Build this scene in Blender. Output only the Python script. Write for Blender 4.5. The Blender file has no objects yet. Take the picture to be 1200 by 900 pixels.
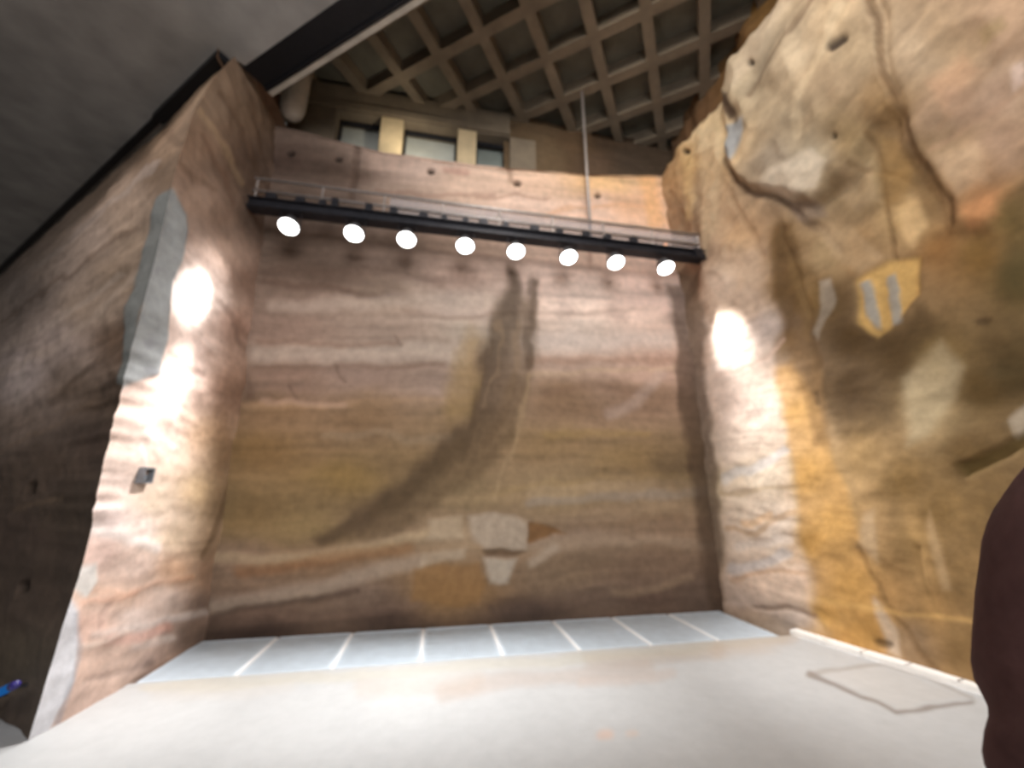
import bpy, bmesh, math, random
import numpy as np
from mathutils import Vector, Matrix

random.seed(3)
SC = bpy.context.scene
COL = SC.collection

# ------------------------------------------------------------------ camera
F = 465.0
CAM = np.array([0.0, 0.0, 1.6])
_y = np.array([-90.0, 128.0, F]); _y /= np.linalg.norm(_y)          # photo axes (right, down, forward)
_z = np.array([0.0, -F * F / 128.0, F]); _z /= np.linalg.norm(_z)
_x = np.cross(_y, _z)
M = np.array([_x, _y, _z])                                             # photo axes -> room axes


def proj(P):
    q = (P - CAM) @ M
    z = q[..., 2]
    ok = z > 0.15
    zz = np.where(ok, z, 1.0)
    px = np.where(ok, 600 + F * q[..., 0] / zz, np.where(q[..., 0] > 0, 4000, -4000))
    py = np.where(ok, 450 + F * q[..., 1] / zz, 450 + 900 * q[..., 1])
    return px, py


def ray(px, py):
    d = M @ np.array([px - 600.0, py - 450.0, F])
    return d / np.linalg.norm(d)


def on_z(px, py, z):
    d = ray(px, py)
    return CAM + d * (z - CAM[2]) / d[2]


def on_x(px, py, x):
    d = ray(px, py)
    return CAM + d * (x - CAM[0]) / d[0]


def on_y(px, py, y):
    d = ray(px, py)
    return CAM + d * (y - CAM[1]) / d[1]


cam_data = bpy.data.cameras.new('camera')
cam = bpy.data.objects.new('camera', cam_data)
COL.objects.link(cam)
R = Matrix((M[:, 0].tolist(), (-M[:, 1]).tolist(), (-M[:, 2]).tolist())).transposed()
cam.matrix_world = Matrix.Translation(Vector(CAM)) @ R.to_4x4()
cam_data.sensor_width = 36.0
cam_data.sensor_fit = 'HORIZONTAL'
cam_data.lens = F / 1200 * 36
cam_data.clip_start = 0.02
cam_data.dof.use_dof = True            # the photo is focused near, so the far rock is soft
cam_data.dof.focus_distance = 0.62
cam_data.dof.aperture_fstop = 2.0
SC.camera = cam


# ------------------------------------------------------------------ helpers
def lin(c):
    c = np.asarray(c, float) / 255.0
    return np.where(c <= 0.04045, c / 12.92, ((c + 0.055) / 1.055) ** 2.4)


def _hash(ix, iy, iz, seed):
    h = (ix.astype(np.int64) * 374761393 + iy.astype(np.int64) * 668265263 + iz.astype(np.int64) * 2147483647 + seed * 974634777) & 0xFFFFFFFF
    h = ((h ^ (h >> 13)) * 1274126177) & 0xFFFFFFFF
    h = ((h ^ (h >> 16)) * 2246822519) & 0xFFFFFFFF
    return ((h ^ (h >> 15)) & 0xFFFF) / 65535.0


def vnoise(P, seed=0):
    f = np.floor(P); t = P - f; t = t * t * (3 - 2 * t)
    i = f.astype(np.int64)
    r = 0
    for a in (0, 1):
        for b in (0, 1):
            for c in (0, 1):
                w = (t[..., 0] if a else 1 - t[..., 0]) * (t[..., 1] if b else 1 - t[..., 1]) * (t[..., 2] if c else 1 - t[..., 2])
                r = r + w * _hash(i[..., 0] + a, i[..., 1] + b, i[..., 2] + c, seed)
    return r * 2 - 1


def fbm(P, freq=1.0, octv=4, seed=0, gain=0.5):
    r = 0; a = 1.0; s = 0
    Q = np.asarray(P, float) * np.asarray(freq, float)
    for k in range(octv):
        r = r + a * vnoise(Q + 17.3 * k, seed + k); s += a
        a *= gain; Q = Q * 2.03
    return r / s * 1.4


def sstep(a, b, x):
    t = np.clip((x - a) / (b - a), 0, 1)
    return t * t * (3 - 2 * t)


def seg_dist(px, py, pts):
    """distance to a polyline and the parameter (0..n-1) of the closest point"""
    best = np.full(px.shape, 1e9); par = np.zeros(px.shape)
    for k in range(len(pts) - 1):
        ax, ay = pts[k][:2]; bx, by = pts[k + 1][:2]
        dx, dy = bx - ax, by - ay
        L = dx * dx + dy * dy + 1e-9
        t = np.clip(((px - ax) * dx + (py - ay) * dy) / L, 0, 1)
        d = np.hypot(px - ax - t * dx, py - ay - t * dy)
        m = d < best
        best = np.where(m, d, best); par = np.where(m, k + t, par)
    return best, par


def inside(px, py, pts):
    r = np.zeros(px.shape, bool)
    n = len(pts)
    for k in range(n):
        ax, ay = pts[k]; bx, by = pts[(k + 1) % n]
        if ay == by:
            continue
        c = ((ay > py) != (by > py)) & (px < (bx - ax) * (py - ay) / (by - ay) + ax)
        r ^= c
    return r


class Rock:
    """a rock face: an array of base points whose colour and relief follow the beds, blocks, stains and some painted shade of the face"""

    def __init__(s, P, seed, warp=5.0):
        s.P = P
        s.px, s.py = proj(P)
        s.seed = seed
        s.wx = s.px + warp * fbm(P, 2.6, 3, seed + 50)
        s.wy = s.py + warp * fbm(P, 2.6, 3, seed + 60)
        s.col = np.zeros(P.shape)
        s.h = np.zeros(P.shape[:-1])

    def base(s, ctrl, power=3.0, ax=1.0, ay=1.0, warp=14):
        n1 = fbm(s.P, (1.2, 1.2, 2.4), 4, s.seed + 1); n2 = fbm(s.P, (1.2, 1.2, 2.4), 4, s.seed + 2)
        qx = s.px + warp * n1; qy = s.py + warp * n2
        W = 0; C = 0
        for c in ctrl:
            d2 = ((qx - c[0]) * ax) ** 2 + ((qy - c[1]) * ay) ** 2 + 80.0
            w = d2 ** (-power / 2)
            W = W + w; C = C + w[..., None] * lin(c[2])
        s.col = C / W[..., None]

    def mix(s, m, c):
        s.col = s.col + (lin(c) - s.col) * np.clip(m, 0, 1)[..., None]

    def mul(s, m):
        s.col = s.col * m[..., None]

    def poly(s, pts, c=None, a=1.0, soft=4.0, dh=0.0, hsoft=None, warp=True):
        X, Y = (s.wx, s.wy) if warp else (s.px, s.py)
        d, _ = seg_dist(X, Y, list(pts) + [pts[0]])
        sd = np.where(inside(X, Y, pts), d, -d)
        if c is not None:
            s.mix(a * sstep(-soft, soft, sd), c)
        if dh:
            hs = hsoft or soft
            s.h = s.h + dh * sstep(-hs, hs, sd)

    def stroke(s, pts, w, c=None, a=1.0, dh=0.0, soft=1.6):
        d, par = seg_dist(s.wx, s.wy, pts)
        ws = np.array([p[2] if len(p) > 2 else w for p in pts], float)
        ww = np.interp(par, np.arange(len(pts)), ws)
        m = 1 - sstep(ww * 0.5 / soft, ww * 0.5 * soft + 1.0, d)
        if c is not None:
            s.mix(a * 0.70 * m, c)
        if dh:
            s.h = s.h + dh * m

    def beds(s, amt=0.2, freq=5.0, tilt=(0.0, 0.0), seed=0, thin=0.12, relief=0.007):
        z = s.P[..., 2] + tilt[0] * s.P[..., 0] + tilt[1] * s.P[..., 1] + 0.10 * fbm(s.P, (0.8, 0.8, 0.5), 3, s.seed + 9 + seed)
        Q = np.stack([s.P[..., 0] * 0.35, s.P[..., 1] * 0.35, z * freq], -1)
        n = fbm(Q, 1.0, 4, s.seed + 20 + seed, 0.62)
        Q2 = np.stack([s.P[..., 0] * 0.9, s.P[..., 1] * 0.9, z * freq * 3.1], -1)
        n2 = fbm(Q2, 1.0, 3, s.seed + 30 + seed, 0.6)
        s.mul(np.clip(1 + amt * n + thin * n2, 0.35, 1.7))
        s.h = s.h + relief * n + relief * 0.5 * n2
        return n, n2

    def hole(s, x, y, r=5, c=(38, 28, 22)):
        d = np.hypot(s.px - x, (s.py - y) * 1.15)
        m = 1 - sstep(r * 0.6, r * 1.1, d)
        s.mix(m * 0.9, c); s.h = s.h - 0.07 * m

    def build(s, name, mat, N, parent=None, edge=None):
        P = s.P + N * s.h[..., None]
        return grid_mesh(name, P, s.col, mat)


def grid_mesh(name, P, colr, mat):
    a, b = P.shape[:2]
    idx = np.arange(a * b).reshape(a, b)
    q = np.stack([idx[:-1, :-1], idx[1:, :-1], idx[1:, 1:], idx[:-1, 1:]], -1).reshape(-1, 4)
    me = bpy.data.meshes.new(name)
    me.vertices.add(a * b)
    me.vertices.foreach_set('co', P.reshape(-1).astype(np.float32))
    me.loops.add(q.size); me.loops.foreach_set('vertex_index', q.reshape(-1).astype(np.int32))
    me.polygons.add(len(q))
    me.polygons.foreach_set('loop_start', np.arange(0, q.size, 4, dtype=np.int32))
    me.polygons.foreach_set('loop_total', np.full(len(q), 4, dtype=np.int32))
    me.polygons.foreach_set('use_smooth', np.ones(len(q), dtype=bool))
    me.update(calc_edges=True)
    at = me.color_attributes.new('rock', 'FLOAT_COLOR', 'POINT')
    C4 = np.ones((a * b, 4), np.float32); cc = colr.reshape(-1, 3) * 1.06; gr = cc @ np.array([.2126, .7152, .0722]); C4[:, :3] = np.clip(cc + (gr[:, None] - cc) * 0.07, 0.004, 0.92)
    at.data.foreach_set('color', C4.reshape(-1))
    me.materials.append(mat)
    o = bpy.data.objects.new(name, me); COL.objects.link(o)
    o['kind'] = 'structure'
    return o


# ------------------------------------------------------------------ materials
def new_mat(name):
    m = bpy.data.materials.new(name); m.use_nodes = True
    nt = m.node_tree
    return m, nt, nt.nodes['Principled BSDF']


def simple(name, rgb, rough=0.6, metal=0.0, noise=0.08, scale=12.0, bump=0.0, spec=0.5):
    m, nt, b = new_mat(name)
    L = nt.links
    tc = nt.nodes.new('ShaderNodeTexCoord')
    n = nt.nodes.new('ShaderNodeTexNoise'); n.inputs['Scale'].default_value = scale; n.inputs['Detail'].default_value = 5
    L.new(tc.outputs['Object'], n.inputs['Vector'])
    r = nt.nodes.new('ShaderNodeValToRGB')
    c = lin(rgb)
    lo = c * (1 - noise * 2); hi = np.minimum(c * (1 + noise * 2), 1)
    r.color_ramp.elements[0].color = (*lo, 1); r.color_ramp.elements[1].color = (*hi, 1)
    r.color_ramp.elements[0].position = 0.3; r.color_ramp.elements[1].position = 0.7
    L.new(n.outputs['Fac'], r.inputs['Fac']); L.new(r.outputs['Color'], b.inputs['Base Color'])
    b.inputs['Roughness'].default_value = rough; b.inputs['Metallic'].default_value = metal
    b.inputs['Specular IOR Level'].default_value = spec
    if bump:
        bp = nt.nodes.new('ShaderNodeBump'); bp.inputs['Strength'].default_value = bump; bp.inputs['Distance'].default_value = 0.01
        L.new(n.outputs['Fac'], bp.inputs['Height']); L.new(bp.outputs['Normal'], b.inputs['Normal'])
    return m


def rock_mat(name, gain=1.0, rough=0.85, bump=0.5, grain=0.10):
    m, nt, b = new_mat(name)
    L = nt.links
    at = nt.nodes.new('ShaderNodeVertexColor'); at.layer_name = 'rock'
    tc = nt.nodes.new('ShaderNodeTexCoord')
    n = nt.nodes.new('ShaderNodeTexNoise'); n.inputs['Scale'].default_value = 9; n.inputs['Detail'].default_value = 8; n.inputs['Roughness'].default_value = 0.65
    L.new(tc.outputs['Object'], n.inputs['Vector'])
    mr = nt.nodes.new('ShaderNodeMapRange'); mr.inputs['To Min'].default_value = gain * (1 - grain * 2); mr.inputs['To Max'].default_value = gain * (1 + grain * 2)
    mr.inputs['From Min'].default_value = 0.25; mr.inputs['From Max'].default_value = 0.75
    L.new(n.outputs['Fac'], mr.inputs['Value'])
    mu = nt.nodes.new('ShaderNodeVectorMath'); mu.operation = 'SCALE'
    L.new(at.outputs['Color'], mu.inputs[0]); L.new(mr.outputs['Result'], mu.inputs['Scale'])
    L.new(mu.outputs['Vector'], b.inputs['Base Color'])
    b.inputs['Roughness'].default_value = rough
    b.inputs['Specular IOR Level'].default_value = 0.25
    bp = nt.nodes.new('ShaderNodeBump'); bp.inputs['Strength'].default_value = bump; bp.inputs['Distance'].default_value = 0.02
    L.new(n.outputs['Fac'], bp.inputs['Height']); L.new(bp.outputs['Normal'], b.inputs['Normal'])
    return m


def emit(name, rgb, strength):
    m = bpy.data.materials.new(name); m.use_nodes = True
    nt = m.node_tree; nt.nodes.clear()
    e = nt.nodes.new('ShaderNodeEmission'); e.inputs['Color'].default_value = (*lin(rgb), 1); e.inputs['Strength'].default_value = strength
    o = nt.nodes.new('ShaderNodeOutputMaterial'); nt.links.new(e.outputs[0], o.inputs['Surface'])
    return m


ROCK = rock_mat('sandstone', 1.0)
FLOORM = rock_mat('floor_concrete', 1.0, rough=0.6, bump=0.12, grain=0.03)
M_SOFFIT = simple('soffit_concrete', (150, 146, 142), 0.75, 0, 0.10, 2.2, 0.25)
M_COFFER = simple('coffer_concrete', (118, 106, 90), 0.85, 0, 0.10, 3.0, 0.2)
M_COFFERBACK = simple('coffer_backing_concrete', (98, 94, 82), 0.85, 0, 0.10, 3.0, 0.2)
M_BLACK = simple('black_steel', (24, 24, 28), 0.5, 0.3, 0.1, 20)
M_DARK = simple('gantry_steel', (42, 42, 48), 0.5, 0.5, 0.15, 18)
M_RAIL = simple('pale_rail_metal', (176, 168, 164), 0.45, 0.6, 0.05, 15)
M_CREAM = simple('cream_concrete', (206, 186, 150), 0.85, 0, 0.08, 4, 0.2)
M_PALE = simple('pale_concrete', (176, 168, 156), 0.85, 0, 0.10, 4, 0.2)
M_PANEL = simple('frosted_panel', (196, 200, 194), 0.6, 0, 0.05, 3)
M_PANELD = simple('grey_panel', (128, 136, 132), 0.6, 0, 0.06, 3)
M_GRATE = simple('galvanised_grate', (208, 219, 228), 0.45, 0.0, 0.04, 6)
M_TROUGH = simple('trough_concrete', (160, 170, 178), 0.6, 0, 0.04, 6)
M_SEAM = simple('white_bearer_steel', (250, 251, 252), 0.5, 0.0, 0.02, 6)
M_WHITE = simple('white_skirting', (246, 242, 236), 0.6, 0, 0.03, 6)
M_LAMP = emit('lamp_glass', (255, 252, 248), 14.0)
M_LAMPBODY = simple('lamp_housing', (120, 120, 124), 0.4, 0.6, 0.05, 12)
M_WARM = emit('indicator_glow', (255, 190, 150), 1.2)
M_BLUE = emit('blue_tube_glow', (40, 120, 205), 0.45)
M_NAVY = simple('navy_cap', (44, 36, 110), 0.4, 0, 0.05, 10)
M_GREYBOX = simple('grey_box_metal', (128, 132, 138), 0.5, 0.4, 0.08, 20)
M_HOLE = simple('box_opening', (40, 34, 32), 0.8, 0, 0.1, 10)
M_SLEEVE = simple('maroon_cloth', (94, 66, 64), 0.95, 0, 0.06, 60, 0.15, 0.2)
M_TROUSER = simple('dark_trouser_cloth', (40, 38, 44), 0.95, 0, 0.06, 60, 0.15, 0.2)
M_SKIN = simple('skin', (196, 150, 126), 0.6, 0, 0.04, 20)
M_HAIR = simple('hair', (46, 34, 28), 0.7, 0, 0.15, 90, 0.3)
M_SHOE = simple('shoe_leather', (34, 30, 30), 0.5, 0, 0.06, 20)

m, nt, b = new_mat('clear_sheet')
nt.nodes.remove(b)
tr = nt.nodes.new('ShaderNodeBsdfTransparent'); df = nt.nodes.new('ShaderNodeBsdfDiffuse'); df.inputs['Color'].default_value = (0.42, 0.40, 0.42, 1)
gl = nt.nodes.new('ShaderNodeBsdfGlossy'); gl.inputs['Roughness'].default_value = 0.15
mx = nt.nodes.new('ShaderNodeMixShader'); mx.inputs['Fac'].default_value = 0.42
mx2 = nt.nodes.new('ShaderNodeMixShader'); mx2.inputs['Fac'].default_value = 0.0
nz = nt.nodes.new('ShaderNodeTexNoise'); nz.inputs['Scale'].default_value = 4
mrr = nt.nodes.new('ShaderNodeMapRange'); mrr.inputs['To Min'].default_value = 0.12; mrr.inputs['To Max'].default_value = 0.60
nt.links.new(nz.outputs['Fac'], mrr.inputs['Value']); nt.links.new(mrr.outputs['Result'], mx.inputs['Fac'])
nt.links.new(tr.outputs[0], mx.inputs[1]); nt.links.new(df.outputs[0], mx.inputs[2])
nt.links.new(mx.outputs[0], mx2.inputs[1]); nt.links.new(gl.outputs[0], mx2.inputs[2])
nt.links.new(mx2.outputs[0], nt.nodes['Material Output'].inputs['Surface'])
M_SHEET = m


# ------------------------------------------------------------------ mesh helpers
class MB:
    def __init__(s):
        s.bm = bmesh.new()

    def box(s, c, size, rot=None, bevel=0.0):
        r = bmesh.ops.create_cube(s.bm, size=1.0)
        mat = Matrix.Translation(Vector(c)) @ (rot.to_4x4() if rot is not None else Matrix.Identity(4)) @ Matrix.Diagonal((*size, 1))
        bmesh.ops.transform(s.bm, matrix=mat, verts=r['verts'])
        if bevel:
            es = list({e for v in r['verts'] for e in v.link_edges})
            bmesh.ops.bevel(s.bm, geom=es, offset=bevel, segments=2, affect='EDGES', profile=0.6)
        return s

    def tube(s, a, b, r, r2=None, seg=14):
        a, b = Vector(a), Vector(b)
        d = b - a
        q = d.to_track_quat('Z', 'Y').to_matrix().to_4x4()
        g = bmesh.ops.create_cone(s.bm, cap_ends=True, segments=seg, radius1=r, radius2=r if r2 is None else r2, depth=d.length)
        bmesh.ops.transform(s.bm, matrix=Matrix.Translation((a + b) / 2) @ q, verts=g['verts'])
        return s

    def sphere(s, c, r, scale=(1, 1, 1)):
        g = bmesh.ops.create_uvsphere(s.bm, u_segments=18, v_segments=12, radius=r)
        bmesh.ops.transform(s.bm, matrix=Matrix.Translation(Vector(c)) @ Matrix.Diagonal((*scale, 1)), verts=g['verts'])
        return s

    def lathe(s, prof, seg=28, mat=None):
        rings = []
        for r, z in prof:
            rings.append([s.bm.verts.new((r * math.cos(2 * math.pi * k / seg), r * math.sin(2 * math.pi * k / seg), z)) for k in range(seg)])
        vs = [v for r in rings for v in r]
        for A, B in zip(rings, rings[1:]):
            for k in range(seg):
                s.bm.faces.new((A[k], A[(k + 1) % seg], B[(k + 1) % seg], B[k]))
        s.bm.faces.new(list(reversed(rings[0]))); s.bm.faces.new(rings[-1])
        if mat is not None:
            bmesh.ops.transform(s.bm, matrix=mat, verts=vs)
        return s

    def prism(s, pts, z0, z1):
        lo = [s.bm.verts.new((x, y, z0)) for x, y in pts]
        hi = [s.bm.verts.new((x, y, z1)) for x, y in pts]
        n = len(pts)
        for k in range(n):
            s.bm.faces.new((lo[k], lo[(k + 1) % n], hi[(k + 1) % n], hi[k]))
        s.bm.faces.new(list(reversed(lo))); s.bm.faces.new(hi)
        return s

    def build(s, name, mat, parent=None, smooth=False):
        bmesh.ops.recalc_face_normals(s.bm, faces=s.bm.faces[:])
        me = bpy.data.meshes.new(name); s.bm.to_mesh(me); s.bm.free()
        if smooth:
            for p in me.polygons:
                p.use_smooth = True
        me.materials.append(mat)
        o = bpy.data.objects.new(name, me); COL.objects.link(o)
        if parent is not None:
            o.parent = parent
        return o


def thing(name, label, cat, loc=(0, 0, 0), rotz=0.0, group=None):
    o = bpy.data.objects.new(name, None); COL.objects.link(o)
    o.empty_display_size = 0.1
    o.location = loc; o.rotation_euler = (0, 0, rotz)
    tag(o, label, cat, group)
    return o


def tag(o, label, cat, group=None):
    o['label'] = label; o['category'] = cat
    if group:
        o['group'] = group
    return o


def struct(o):
    o['kind'] = 'structure'
    return o


# ------------------------------------------------------------------ the rock faces
def smooth_line(zs, pts):
    """pts: (z, x, y) rows -> arrays x(z), y(z)"""
    p = np.array(sorted(pts))
    return np.interp(zs, p[:, 0], p[:, 1]), np.interp(zs, p[:, 0], p[:, 2])


ZT = 7.25
YB = 5.6
# ---- back wall
xs = np.arange(-2.95, 4.65, 0.024); zs = np.arange(-0.1, ZT + 0.02, 0.024)
Xg, Zg = np.meshgrid(xs, zs, indexing='ij')
ZTX = lambda x: np.interp(x, [-3, -2.3, -1.1, .45, 2.45, 3.78, 4.6], [7.2, 7.16, 7.0, 7.02, 7.18, 7.38, 7.45])
Zg = Zg * (ZTX(Xg) / ZT)
P = np.stack([Xg, np.full(Xg.shape, YB), Zg], -1)
w = Rock(P, 100)
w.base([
    (330, 190, (80, 62, 53)), (385, 195, (76, 60, 50)), (415, 205, (96, 76, 64)), (345, 240, (92, 76, 66)), (410, 240, (100, 84, 74)), (455, 190, (206, 176, 158)), (490, 195, (216, 188, 172)), (470, 225, (170, 146, 130)), (560, 210, (208, 178, 158)),  # dark upper left points hold the shade of that band in their colour
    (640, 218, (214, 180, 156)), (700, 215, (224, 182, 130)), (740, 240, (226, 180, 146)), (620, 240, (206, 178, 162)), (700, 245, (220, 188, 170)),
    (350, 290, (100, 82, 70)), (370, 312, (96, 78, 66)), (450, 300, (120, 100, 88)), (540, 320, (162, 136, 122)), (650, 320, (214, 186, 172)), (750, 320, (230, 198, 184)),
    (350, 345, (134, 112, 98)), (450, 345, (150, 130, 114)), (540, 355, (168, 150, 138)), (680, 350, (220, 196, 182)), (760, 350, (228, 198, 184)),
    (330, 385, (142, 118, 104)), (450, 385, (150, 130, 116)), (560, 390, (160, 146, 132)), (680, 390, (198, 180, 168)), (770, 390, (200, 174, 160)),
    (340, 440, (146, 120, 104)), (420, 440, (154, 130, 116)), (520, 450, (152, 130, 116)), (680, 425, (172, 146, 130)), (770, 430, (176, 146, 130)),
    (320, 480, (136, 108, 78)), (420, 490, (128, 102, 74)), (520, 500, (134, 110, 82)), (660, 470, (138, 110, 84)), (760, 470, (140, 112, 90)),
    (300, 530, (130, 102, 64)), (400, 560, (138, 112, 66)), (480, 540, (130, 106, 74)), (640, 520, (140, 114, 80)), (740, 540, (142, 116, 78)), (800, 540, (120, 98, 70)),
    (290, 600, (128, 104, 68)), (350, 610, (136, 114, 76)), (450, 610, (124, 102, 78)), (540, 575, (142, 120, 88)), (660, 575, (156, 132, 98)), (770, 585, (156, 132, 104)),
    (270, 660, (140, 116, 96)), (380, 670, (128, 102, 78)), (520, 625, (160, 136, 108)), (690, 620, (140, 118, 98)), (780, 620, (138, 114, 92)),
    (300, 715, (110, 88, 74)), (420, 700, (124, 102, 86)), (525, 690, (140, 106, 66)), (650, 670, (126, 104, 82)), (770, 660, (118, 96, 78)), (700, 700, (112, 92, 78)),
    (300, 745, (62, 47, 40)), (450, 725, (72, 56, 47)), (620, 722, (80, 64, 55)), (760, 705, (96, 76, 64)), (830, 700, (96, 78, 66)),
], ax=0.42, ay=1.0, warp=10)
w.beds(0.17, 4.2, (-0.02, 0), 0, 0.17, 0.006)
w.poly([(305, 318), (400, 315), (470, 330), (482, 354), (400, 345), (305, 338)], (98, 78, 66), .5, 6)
# upper pale and dark beds
for pts, wd, c, a in [
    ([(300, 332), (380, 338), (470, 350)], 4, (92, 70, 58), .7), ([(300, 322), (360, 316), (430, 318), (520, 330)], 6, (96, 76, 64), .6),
    ([(470, 366), (540, 372), (640, 368), (770, 362)], 3, (118, 94, 80), .4), ([(320, 360), (400, 356), (500, 352), (600, 352)], 9, (186, 168, 154), .55),
    ([(300, 414), (400, 415), (500, 413), (540, 416)], 14, (186, 170, 156), .8), ([(620, 402), (700, 400), (780, 398)], 12, (198, 184, 176), .7),
    ([(300, 430), (400, 428), (470, 430), (520, 428)], 3, (112, 84, 68), .55), ([(300, 400), (400, 404), (460, 402)], 3, (120, 86, 66), .5),
    ([(620, 425), (700, 420), (790, 424)], 5, (146, 112, 92), .6), ([(620, 440), (700, 436), (790, 432)], 3, (186, 160, 130), .6),
    ([(290, 476), (380, 474), (450, 468), (560, 468)], 4, (172, 140, 108), .6), ([(310, 470), (400, 473)], 4, (190, 158, 136), .6),
    ([(380, 512), (440, 508), (480, 514), (530, 512)], 5, (158, 138, 112), .5), ([(640, 460), (720, 452), (760, 462)], 6, (110, 84, 66), .6),
    ([(715, 485), (745, 470), (772, 440)], 8, (186, 164, 152), .6), ([(640, 510), (760, 508)], 5, (166, 136, 84), .6),
    ([(625, 575), (720, 570), (830, 568)], 9, (176, 152, 120), .6), ([(620, 588), (720, 582), (830, 578)], 6, (150, 140, 130), .7),
    ([(250, 655), (300, 657), (367, 652), (433, 640), (497, 625)], 7, (178, 156, 124), .8), ([(280, 672), (340, 664), (393, 652), (480, 641)], 8, (136, 92, 52), .7),
    ([(250, 712), (300, 700), (383, 684), (440, 668), (493, 657)], 10, (170, 152, 134), .8), ([(250, 722), (320, 706), (420, 690)], 4, (72, 56, 46), .8),
    ([(620, 640), (700, 632), (770, 634), (838, 640)], 8, (164, 142, 120), .7), ([(622, 660), (650, 642)], 6, (176, 160, 142), .7),
    ([(720, 692), (760, 690), (810, 676)], 6, (148, 124, 100), .7), ([(640, 620), (700, 616), (800, 604)], 5, (122, 98, 74), .6),
    ([(330, 722), (430, 716), (490, 708)], 6, (122, 98, 82), .6), ([(580, 575), (700, 560), (820, 560)], 4, (160, 134, 90), .5),
]:
    w.stroke(pts, wd, c, a, dh=0.005 if sum(c) > 330 else -0.004, soft=2.7)
w.poly([(548, 604), (580, 600), (620, 610), (616, 645), (570, 645), (556, 632)], (178, 163, 146), .65, 4, 0.02)
w.poly([(567, 655), (606, 655), (598, 685), (577, 687)], (182, 170, 154), .7, 4, 0.015)
w.poly([(497, 648), (545, 641), (542, 654), (494, 664)], (176, 158, 136), .6, 4, 0.015)
w.poly([(502, 607), (542, 602), (546, 628), (500, 632)], (176, 156, 130), .7, 3, 0.02)
w.poly([(488, 664), (560, 660), (572, 690), (560, 708), (480, 708)], (140, 104, 62), .7, 4, 0.02)
w.poly([(618, 610), (640, 617), (664, 627), (640, 632), (618, 636)], (120, 84, 46), .85, 2, -0.02)
w.poly([(565, 645), (618, 646), (605, 652), (572, 655)], (92, 70, 52), .7, 2, -0.03)
for x, y, l in [(395, 440, 14), (342, 462, 10), (462, 400, 8), (578, 722, 10)]:
    w.stroke([(x - 2, y - l), (x + 2, y), (x + 6, y + l * .5)], 3, (92, 72, 60), .6, -.01)
w.poly([(290, 440), (297, 455), (300, 470), (286, 470)], (92, 70, 58), .6, 5)
# the dark water stain
rag = 9 * fbm(np.stack([P[..., 0] * 5, P[..., 1], P[..., 2] * 1.2], -1), 1.0, 3, 140)
w.wx = w.wx + rag
w.poly([(596, 310), (590, 340), (578, 375), (562, 415), (553, 460), (538, 500), (505, 535), (460, 572), (415, 602), (366, 632), (374, 641), (395, 635), (475, 619), (530, 580), (574, 546), (602, 508), (618, 465),
        (629, 398), (627, 327), (621, 320), (617, 348), (611, 350), (606, 318)], (98, 79, 56), .62, 8)
w.stroke([(600, 316, 9), (600, 366, 20), (582, 403, 24), (570, 446, 22), (556, 499, 22), (517, 537, 20), (469, 579, 18), (421, 609, 14), (376, 634, 8)], 16, (66, 52, 38), .75, soft=2.6)
w.poly([(530, 412), (556, 400), (560, 450), (548, 490), (524, 490), (518, 450)], (152, 126, 80), .45, 9)
for pts, wd, c, a in [([(622, 330), (621, 380), (616, 430)], 9, (72, 56, 42), .8), ([(588, 380), (580, 440), (566, 480)], 4, (140, 116, 90), .5), ([(606, 380), (602, 430), (590, 470)], 4, (134, 110, 84), .45),
        ([(575, 400), (560, 460), (548, 500)], 6, (78, 60, 42), .5), ([(600, 440), (590, 480), (570, 520)], 8, (96, 76, 54), .5), ([(540, 520), (500, 560), (440, 600)], 12, (90, 72, 48), .4), ([(560, 500), (545, 540), (520, 570)], 5, (130, 106, 78), .35)]:
    w.stroke(pts, wd, c, a)
w.poly([(552, 380), (566, 400), (556, 470), (530, 500), (520, 480), (535, 420)], (146, 118, 74), .4, 10)
w.stroke([(616, 440), (608, 490), (596, 540), (584, 580)], 5, (168, 142, 108), .6)
w.poly([(760, 540), (800, 530), (835, 560), (836, 600), (800, 580), (770, 570)], (104, 86, 62), .45, 12)
w.poly([(782, 335), (818, 335), (840, 600), (856, 724), (834, 724), (808, 560)], (76, 58, 44), .75, 6)  # shade of the right corner painted into the rock colour
# tool marks of the top band
w.wx = w.wx - rag
for x, y, r in [(341, 180, 5), (397, 187, 5), (505, 200, 5), (607, 214, 5), (702, 228, 4)]:
    w.hole(x, y, r)
w.stroke([(520, 198), (535, 200), (548, 203)], 5, (170, 124, 110), .7); w.stroke([(597, 196), (599, 208), (606, 214)], 6, (130, 102, 84), .7, -.02)
w.stroke([(417, 176), (415, 205), (412, 232)], 6, (84, 64, 52), .7, -.03)
for pts, c in [([(440, 226), (520, 230), (580, 226)], (150, 118, 104)), ([(560, 231), (610, 230), (640, 232)], (156, 122, 106)), ([(640, 250), (700, 240), (760, 246)], (206, 158, 120))]:
    w.stroke(pts, 4, c, .7)
w.poly([(742, 200), (768, 206), (782, 262), (760, 268), (755, 235)], (238, 182, 120), .6, 6)
h0 = 0.05 * fbm(P, (0.7, 1, 1.4), 4, 101) + 0.010 * fbm(P, (3, 1, 6), 3, 103)
w.h = w.h + h0
w.build('wall_back', ROCK, np.array([0., -1., 0.]))

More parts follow.
